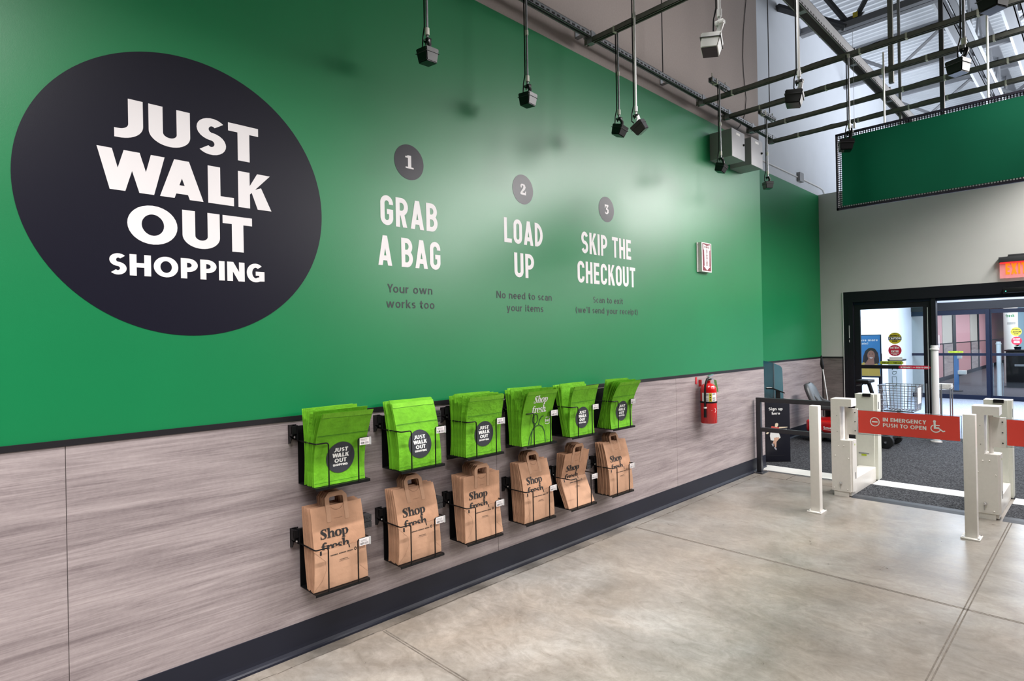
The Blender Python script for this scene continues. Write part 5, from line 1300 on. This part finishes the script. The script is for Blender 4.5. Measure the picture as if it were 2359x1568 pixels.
t = empty('wall_strut', (.15, 3.5, 4.0), 'long slotted steel strut running along the upper left wall', 'strut')
channel('rail', (.135, -1.0, 3.99), (.135, 7.42, 3.99), .041, .041, GALV, t, True)
for yy in (0.5, 2.2, 3.72, 5.0, 6.2, 7.0): m = MB(); m.box(0, .115, yy, yy + .04, 4.031, 4.037); m.box(0, .006, yy, yy + .04, 4.031, 4.10); m.build('wall_bracket', GALV, t)
t = empty('ceiling_strut', (1.404, 6.0, 4.03), 'wide slotted steel strut hung below the roof deck, running toward the doors', 'strut')
channel('rail', (1.404, 2.5, 4.022), (1.404, 8.6, 4.022), .075, .095, BEAM, t, True)
for yy in (4.65, 5.9, 7.1): MB().box(1.385, 1.43, yy, yy + .05, 4.02, 4.16).build('clamp', GALV, t)
railspec = [(3.752, .085, 3.6, 'nearest of the olive cross struts under the ceiling, at the top of the frame'), (5.555, .085, 3.6, 'second olive cross strut under the ceiling, counted from the near one'),
            (6.125, .085, 3.6, 'third olive cross strut under the ceiling, middle of the five'), (6.722, .085, 3.6, 'fourth olive cross strut under the ceiling, last but one'), (7.305, .095, 3.6, 'farthest olive cross strut under the ceiling, above the recess corner')]
for q, (yy, xa, xb, lab) in enumerate(railspec):
    t = empty('cross_strut', (1.5, yy, ZR), lab, 'strut', 'olive cross struts under the ceiling')
    channel('rail', (xa, yy, ZR - .034), (xb, yy, ZR - .034), .041, .041, GALVD, t)
    m = MB(); m.box(.115, .160, yy - .024, yy + .024, ZR - .037, ZR + .058); m.box(.10, .115, yy - .05, yy - .02, ZR, ZR + .09); m.build('clamp', GALV, t)
    for xx in ((.36, 1.0, 1.9) if q == 0 else (.42, 1.05, 1.52, 1.85, 2.3)):
        MB().box(xx + .03 * q % .1, xx + .03 * q % .1 + .014, yy - .0225, yy + .0225, ZR - .037, ZR + .010).build('cable_tie', TIE, t)
    m = MB(); P = []; rd = random.Random(q)
    for i in range(26):
        xx = .30 + i * .125; P.append((xx, yy - .008, ZR + .002 + .009 * abs(math.sin(i * .9 + q)) * (1 if i % 5 else 0)))
    m.tube(P, .0055, 6); m.build('cable', BLACKP, t)
# short spur struts that carry two of the hanging cameras
def spur(x, y0, y1, z, lab):
    t = empty('spur_strut', (x, (y0 + y1) / 2, z), lab, 'strut')
    channel('rail', (x, y0, z), (x, y1, z), .041, .041, GALV, t, True)
    m = MB(); m.box(x - .004, x + .004, y0 + .03, y0 + .04, z, z + .09); m.box(x - .004, x + .004, y1 - .06, y1 - .05, z, z + .08); m.box(x - .025, x + .025, y0 + .08, y0 + .10, z - .003, z + .045); m.build('clamp', TIE, t)
spur(.40, 5.22, 5.58, 3.995, 'short slotted spur strut at the left end of the second cross strut')
spur(.49, 6.105, 6.48, 3.90, 'short slotted spur strut below the third cross strut')
# thin threaded rods from the roof
for x, y, zb, lab in ((.15, 4.80, 4.04, 'thin threaded rod from the roof to the wall strut'), (.52, 6.28, 3.94, 'thin dark rod from the roof to the lower spur strut')):
    props(MB().cyl((x, y), .005, zb, 7.05, 8).build('threaded_rod', BEAMD, loc=(x, y, zb)), lab, 'rod')
for x, y, w_, mm, zb, lab in ((1.556, 6.57, .040, GALVD, 4.0, 'thick olive strut post dropping from the roof, left of the thin post'), (1.388, 7.70, .026, BEAM, 3.4, 'thin grey strut post dropping from the roof down behind the banner'), (1.866, 7.10, .036, BEAMD, 3.3, 'dark strut post dropping from the roof to behind the banner, right of the thin post')):
    props(MB().bbox(x - w_ / 2, x + w_ / 2, y - w_ / 2, y + w_ / 2, zb, 7.05, .002).build('strut_post', mm, loc=(x, y, zb)), lab, 'post', 'strut posts from the roof')

def make_cam(name, x, y, z, s, head, white, rod_top, tie2, lab, rot, dx=0.0, swivel=0.0):
    """box camera on a drop rod: x,y,z = centre of the housing"""
    t = empty(name, (x, y, z), lab, 'camera', 'box cameras hanging on drop rods')
    rx, ry = x + dx, y
    zt = z + s * 1.05
    rodm = WHITEG if white else GALV
    MB().cyl((rx, ry), .0085 if white else .0075, zt, rod_top, 10).build('rod', rodm, t)
    m = MB(); m.tube([(rx - .014, ry - .008, rod_top), (rx - .013, ry - .008, zt + .25), (rx - .014, ry - .008, zt + .07), (rx - .028, ry - .01, zt + .01), (rx - .030, ry - .012, z + s * .6), (rx - .02, ry, z + s * .45)], .0042, 6); m.build('cable', BLACKP, t)
    m = MB(); m.cyl((rx, ry), .013, zt + .02, zt + .058, 10)
    if tie2: m.cyl((rx, ry), .012, tie2, tie2 + .03, 10)
    m.build('cable_tie', TIE if not white else WHITEG, t)
    # housing
    Rm = Matrix.Translation((x, y, z)) @ Matrix.Rotation(R(rot[2]), 4, 'Z') @ Matrix.Rotation(R(rot[0]), 4, 'X') @ Matrix.Rotation(R(rot[1]), 4, 'Y')
    bm = bmesh.new(); bmesh.ops.create_cube(bm, size=1.0)
    for v in bm.verts: v.co = Vector((v.co.x * s * (1.0 if v.co.z > 0 else .80), v.co.y * s * (1.0 if v.co.z > 0 else .80), v.co.z * s * .80))
    r_ = bmesh.ops.bevel(bm, geom=bm.edges[:], offset=s * .05, segments=2, affect='EDGES')
    m = MB(); m.bm(bm, True, Rm); hs = m.build('housing', head, t)
    bm = bmesh.new(); bmesh.ops.create_cube(bm, size=1.0)
    for v in bm.verts: v.co = Vector((v.co.x * s * .74, v.co.y * s * .74, -s * .405 + v.co.z * s * .03))
    m = MB(); m.bm(bm, False, Rm); m.build('lens_window', mat('lens_glass', (.004, .004, .005), .12), hs)
    bm = bmesh.new(); bmesh.ops.create_cube(bm, size=1.0)
    for v in bm.verts: v.co = Vector((v.co.x * s * 1.012, v.co.y * s * 1.012, s * .12 + v.co.z * s * .02))
    m = MB(); m.bm(bm, False, Rm); m.build('seam', CHARC, hs)
    # swivel bracket between rod and housing
    top = Rm @ Vector((s * .12, 0, s * .40))
    m = MB(); c = Vector((rx + .012, ry, zt - s * .16))
    m.tube([top, (top + c) / 2 + Vector((.008, 0, 0)), c], s * .13, 8); m.build('swivel', head if not white else WHITEG, t)
    m = MB(); m.bbox(rx - s * .20, rx + s * .24, ry - s * .14, ry + s * .14, zt - s * .20, zt - s * .02, s * .03); m.bbox(rx - s * .17, rx - s * .09, ry - s * .05, ry + s * .05, zt - s * .32, zt - s * .1, .003); br = m.build('bracket', BLACKP if not white else head, t)
    MB().lathe((rx - s * .02, ry - s * .15, zt - s * .12), [(0, -s * .05), (s * .05, 0), (0, s * .05)], 10).build('bolt', CHROME, br)
HB = mat('camera_black', (.007, .007, .008), .38); HGR = mat('camera_charcoal', (.032, .032, .035), .4); HWH = mat('camera_white', (.93, .93, .91), .35)
camspec = [
 (.340, 1.991, 3.200, .094, HB, False, 4.6, 0, 'black box camera on a drop rod, leftmost, above the number one disc', (4, 3, 4), .0),
 (.303, 2.836, 3.200, .096, HB, False, 4.6, 3.63, 'black box camera on a drop rod, second from the left', (0, 3, 6), .0),
 (.372, 3.775, 3.200, .096, HB, False, 3.955, 3.62, 'black box camera on a short rod under the nearest cross strut', (-8, 18, 0), .0),
 (.610, 3.690, 3.140, .098, mat('camera_grey', (.022, .022, .024), .4), True, 4.6, 3.95, 'dark box camera on a white rod, tilted toward the left', (20, -30, 12), -.03),
 (1.500, 3.020, 3.180, .108, HWH, True, 4.6, 0, 'white topped box camera near the top, hanging on a white rod', (-14, 8, 20), .05),
 (.432, 5.332, 3.200, .094, HB, False, 3.99, 3.60, 'small black box camera below the grey electrical boxes', (-10, 18, 0), .0),
 (.468, 6.328, 3.200, .090, HB, False, 3.92, 3.52, 'farthest black box camera, hanging over the wall corner', (0, 0, 50), .0),
 (1.515, 4.167, 3.200, .112, HGR, True, 4.6, 0, 'charcoal box camera on a white rod in front of the cross struts', (-8, 8, 14), .035),
 (1.447, 5.519, 3.200, .112, HB, False, 3.955, 3.93, 'charcoal box camera in front of the corner of the green banner', (0, 6, 25), .03),
 (2.370, 4.427, 3.200, .100, HB, False, 4.6, 0, 'dark box camera hanging above the green banner near the right edge', (0, 0, -20), .03),
 (2.612, 3.720, 3.215, .102, HB, False, 4.6, 0, 'dark box camera cut by the top edge at the right', (0, 0, -25), .04),
]
for (x, y, z, s, hm, wh, rt, t2, lab, rot, dx) in camspec: make_cam('ceiling_camera', x, y, z, s, hm, wh, rt, t2, lab, rot, dx)

# green banner panel in a perforated black frame
BNY = 5.80
t = empty('hanging_banner', (2.4, BNY, 3.39), 'blank green banner panel in a black perforated frame hanging from rods', 'banner')
bx0, bx1, bz0, bz1 = 1.286, 3.6, 2.717, 3.396
FRB = mat('banner_frame', (.010, .008, .016), .4)
m = MB(); m.box(bx0, bx1, BNY - .012, BNY + .012, bz0, bz0 + .020); m.box(bx0, bx1, BNY - .012, BNY + .012, bz1 - .016, bz1); m.box(bx0, bx0 + .016, BNY - .012, BNY + .012, bz0, bz1); m.box(bx1 - .016, bx1, BNY - .012, BNY + .012, bz0, bz1); m.build('frame', FRB, t)
m = MB()
def holed(xa, xb, za, zb, nx, nz, off=True):
    """perforated sheet: tiles with a round hole each"""
    dx, dz = (xb - xa) / nx, (zb - za) / nz; r_ = min(dx, dz) * .40
    for i in range(nx):
        for j in range(nz):
            cx, cz = xa + dx * (i + .5), za + dz * (j + .5)
            o_ = []; n_ = []
            for k in range(16):
                a = 2 * math.pi * k / 16; c, s_ = math.cos(a), math.sin(a); e = max(abs(c), abs(s_))
                o_.append((cx + dx / 2 * c / e, BNY, cz + dz / 2 * s_ / e)); n_.append((cx + r_ * c, BNY, cz + r_ * s_))
            m.add(o_ + n_, [(k, (k + 1) % 16, 16 + (k + 1) % 16, 16 + k) for k in range(16)])
pw = .0185
nx = int((bx1 - bx0 - .032) / pw)
holed(bx0 + .016, bx1 - .016, bz1 - .016 - .030, bz1 - .016, nx, 2); holed(bx0 + .016, bx1 - .016, bz0 + .020, bz0 + .036, nx, 1); holed(bx0 + .016, bx0 + .016 + .034, bz0 + .036, bz1 - .046, 2, int((bz1 - bz0 - .082) / pw))
m.build_raw('perforated_border', FRB, t)
MB().box(bx0 + .046, bx1 - .016, BNY - .004, BNY + .004, bz0 + .034, bz1 - .044).build('green_panel', mat('banner_green', (.0, .088, .042), .6, spec=.15, noise=(1.5, .12)), t)
m = MB()
for x in (1.668, 2.36, 3.1): m.cyl((x, BNY), .0075, bz1 - .004, 4.0 if x < 2 else 4.6, 10)
m.build('rod', WHITEG, t)
MB().box(1.402, 1.418, BNY + .012, BNY + .02, bz1 - .01, bz1 + .055).build('clip', BLACKP, t)
t = empty('small_hook', (1.43, BNY + .03, 3.45), 'tiny black and white hook on a thin wire above the banner corner', 'hook')
m = MB(); m.cyl((1.430, BNY + .03), .0015, 3.45, 4.3, 6); m.build('wire', GALV, t); MB().box(1.422, 1.438, BNY + .022, BNY + .038, 3.425, 3.475).build('latch', WHITE, t)

# roof steel
def ibeam_y(x0, x1, y0, y1, z, h, name, m_, lab):
    t = empty(name, ((x0 + x1) / 2, (y0 + y1) / 2, z), lab, 'roof beam', 'grey joists under the roof deck')
    g = (x1 - x0)
    m = MB(); m.box(x0, x0 + g * .40, y0, y1, z, z + .010); m.box(x0 + g * .60, x1, y0, y1, z, z + .010); m.box(x0 + g * .36, x0 + g * .40, y0, y1, z, z + .10); m.box(x0 + g * .60, x0 + g * .64, y0, y1, z, z + .10)
    m.box(x0 + g * .2, x0 + g * .8, y0, y1, z + h - .05, z + h); m.build('chord', m_, t)
    m = MB(); m.box(x0 - .025, x0 + .004, y0, y1, z - .01, z + .03); m.box(x1 - .004, x1 + .025, y0, y1, z - .01, z + .03); m.build('flange', mat('white_edge', (.50, .52, .55), .4), t)
    m = MB(); q = y0; k = 0
    cx = (x0 + x1) / 2
    while q < y1 - .6: m.tube([(cx, q, z + .06), (cx, q + .6, z + h - .05)] if k % 2 == 0 else [(cx, q, z + h - .05), (cx, q + .6, z + .06)], .02, 6); q += .6; k += 1
    m.build('web', BEAM, t)
ibeam_y(1.40, 1.63, 6.0, 19.9, 6.0, 1.04, 'roof_joist', mat('joist_grey', (.22, .225, .24), .45), 'left of the two pale roof joists running toward the doors')
ibeam_y(2.02, 2.32, 6.0, 19.9, 6.0, 1.04, 'roof_joist', mat('joist_grey', (.22, .225, .24), .45), 'right of the two pale roof joists running toward the doors')
# girder across the shop under the deck
GY = 9.44
t = empty('roof_girder', (2, GY, 6.0), 'dark steel roof girder with diagonal webs crossing under the deck', 'roof beam')
m = MB(); m.box(.20, 6.0, GY - .10, GY - .008, 5.98, 6.07); m.box(.20, 6.0, GY + .008, GY + .10, 5.98, 6.07); m.build('bottom_chord', mat('girder_grey', (.16, .165, .18), .5), t)
m = MB(); m.box(-.55, 6.0, GY - .10, GY + .10, 6.88, 7.04); m.build('top_chord', BEAMD, t)
m = MB()
for xa, za, xb, zb in ((.45, 6.0, -.10, 6.95), (.45, 6.02, 1.0, 6.92), (1.55, 6.02, 1.0, 6.92), (1.55, 6.02, 2.1, 6.92), (2.65, 6.02, 2.1, 6.92), (2.65, 6.02, 3.2, 6.92)):
    m.tube([(xa, GY, za), (xb, GY, zb)], .038, 4)
m.build('web', BEAMD, t)
m = MB(); m.prism([(.02, 6.02), (.50, 6.02), (.62, 6.16), (.30, 6.16)], lambda a, b, d: (a, GY + d, b), -.012, .012); m.build('gusset', BEAMD, t)
MB().box(.50, .56, GY - .112, GY - .10, 6.08, 6.15).build('yellow_tag', mat('yellow_tag', (.50, .40, .02), .6), t)
t = empty('wall_bracket_beam', (-.2, 9.2, 6.55), 'dark steel brace sticking out of the upper recess wall', 'bracket')
m = MB(); m.tube([(-.549, 9.36, 6.68), (.40, 9.36, 6.0)], .055, 4); m.build('brace', BEAMD, t)
t = empty('wall_stub', (-.35, 10.2, 6.0), 'short grey steel stub bracket on the upper recess wall', 'bracket')
m = MB(); m.box(-.549, -.32, 10.30, 10.42, 6.56, 6.60); m.box(-.549, -.32, 10.35, 10.37, 6.60, 6.70); m.build('plate', BEAM, t)
# other cross girders farther on
for yy, lab in ((12.6, 'dark roof girder second from the camera above the banner'), (15.6, 'dark roof girder farthest off above the banner')):
    t = empty('roof_girder', (2, yy, 6.3), lab, 'roof beam')
    m = MB(); m.box(-.55, 6.0, yy - .035, yy + .035, 6.34, 6.41); m.build('bottom_chord', BEAM, t)
    m = MB(); m.box(-.55, 6.0, yy - .04, yy + .04, 6.95, 7.04); m.build('top_chord', BEAM, t)
    m = MB()
    for q in range(8): m.tube([(-.4 + .7 * q, yy, 6.40 if q % 2 else 6.92), (.3 + .7 * q, yy, 6.92 if q % 2 else 6.40)], .03, 4)
    m.build('web', BEAM, t)
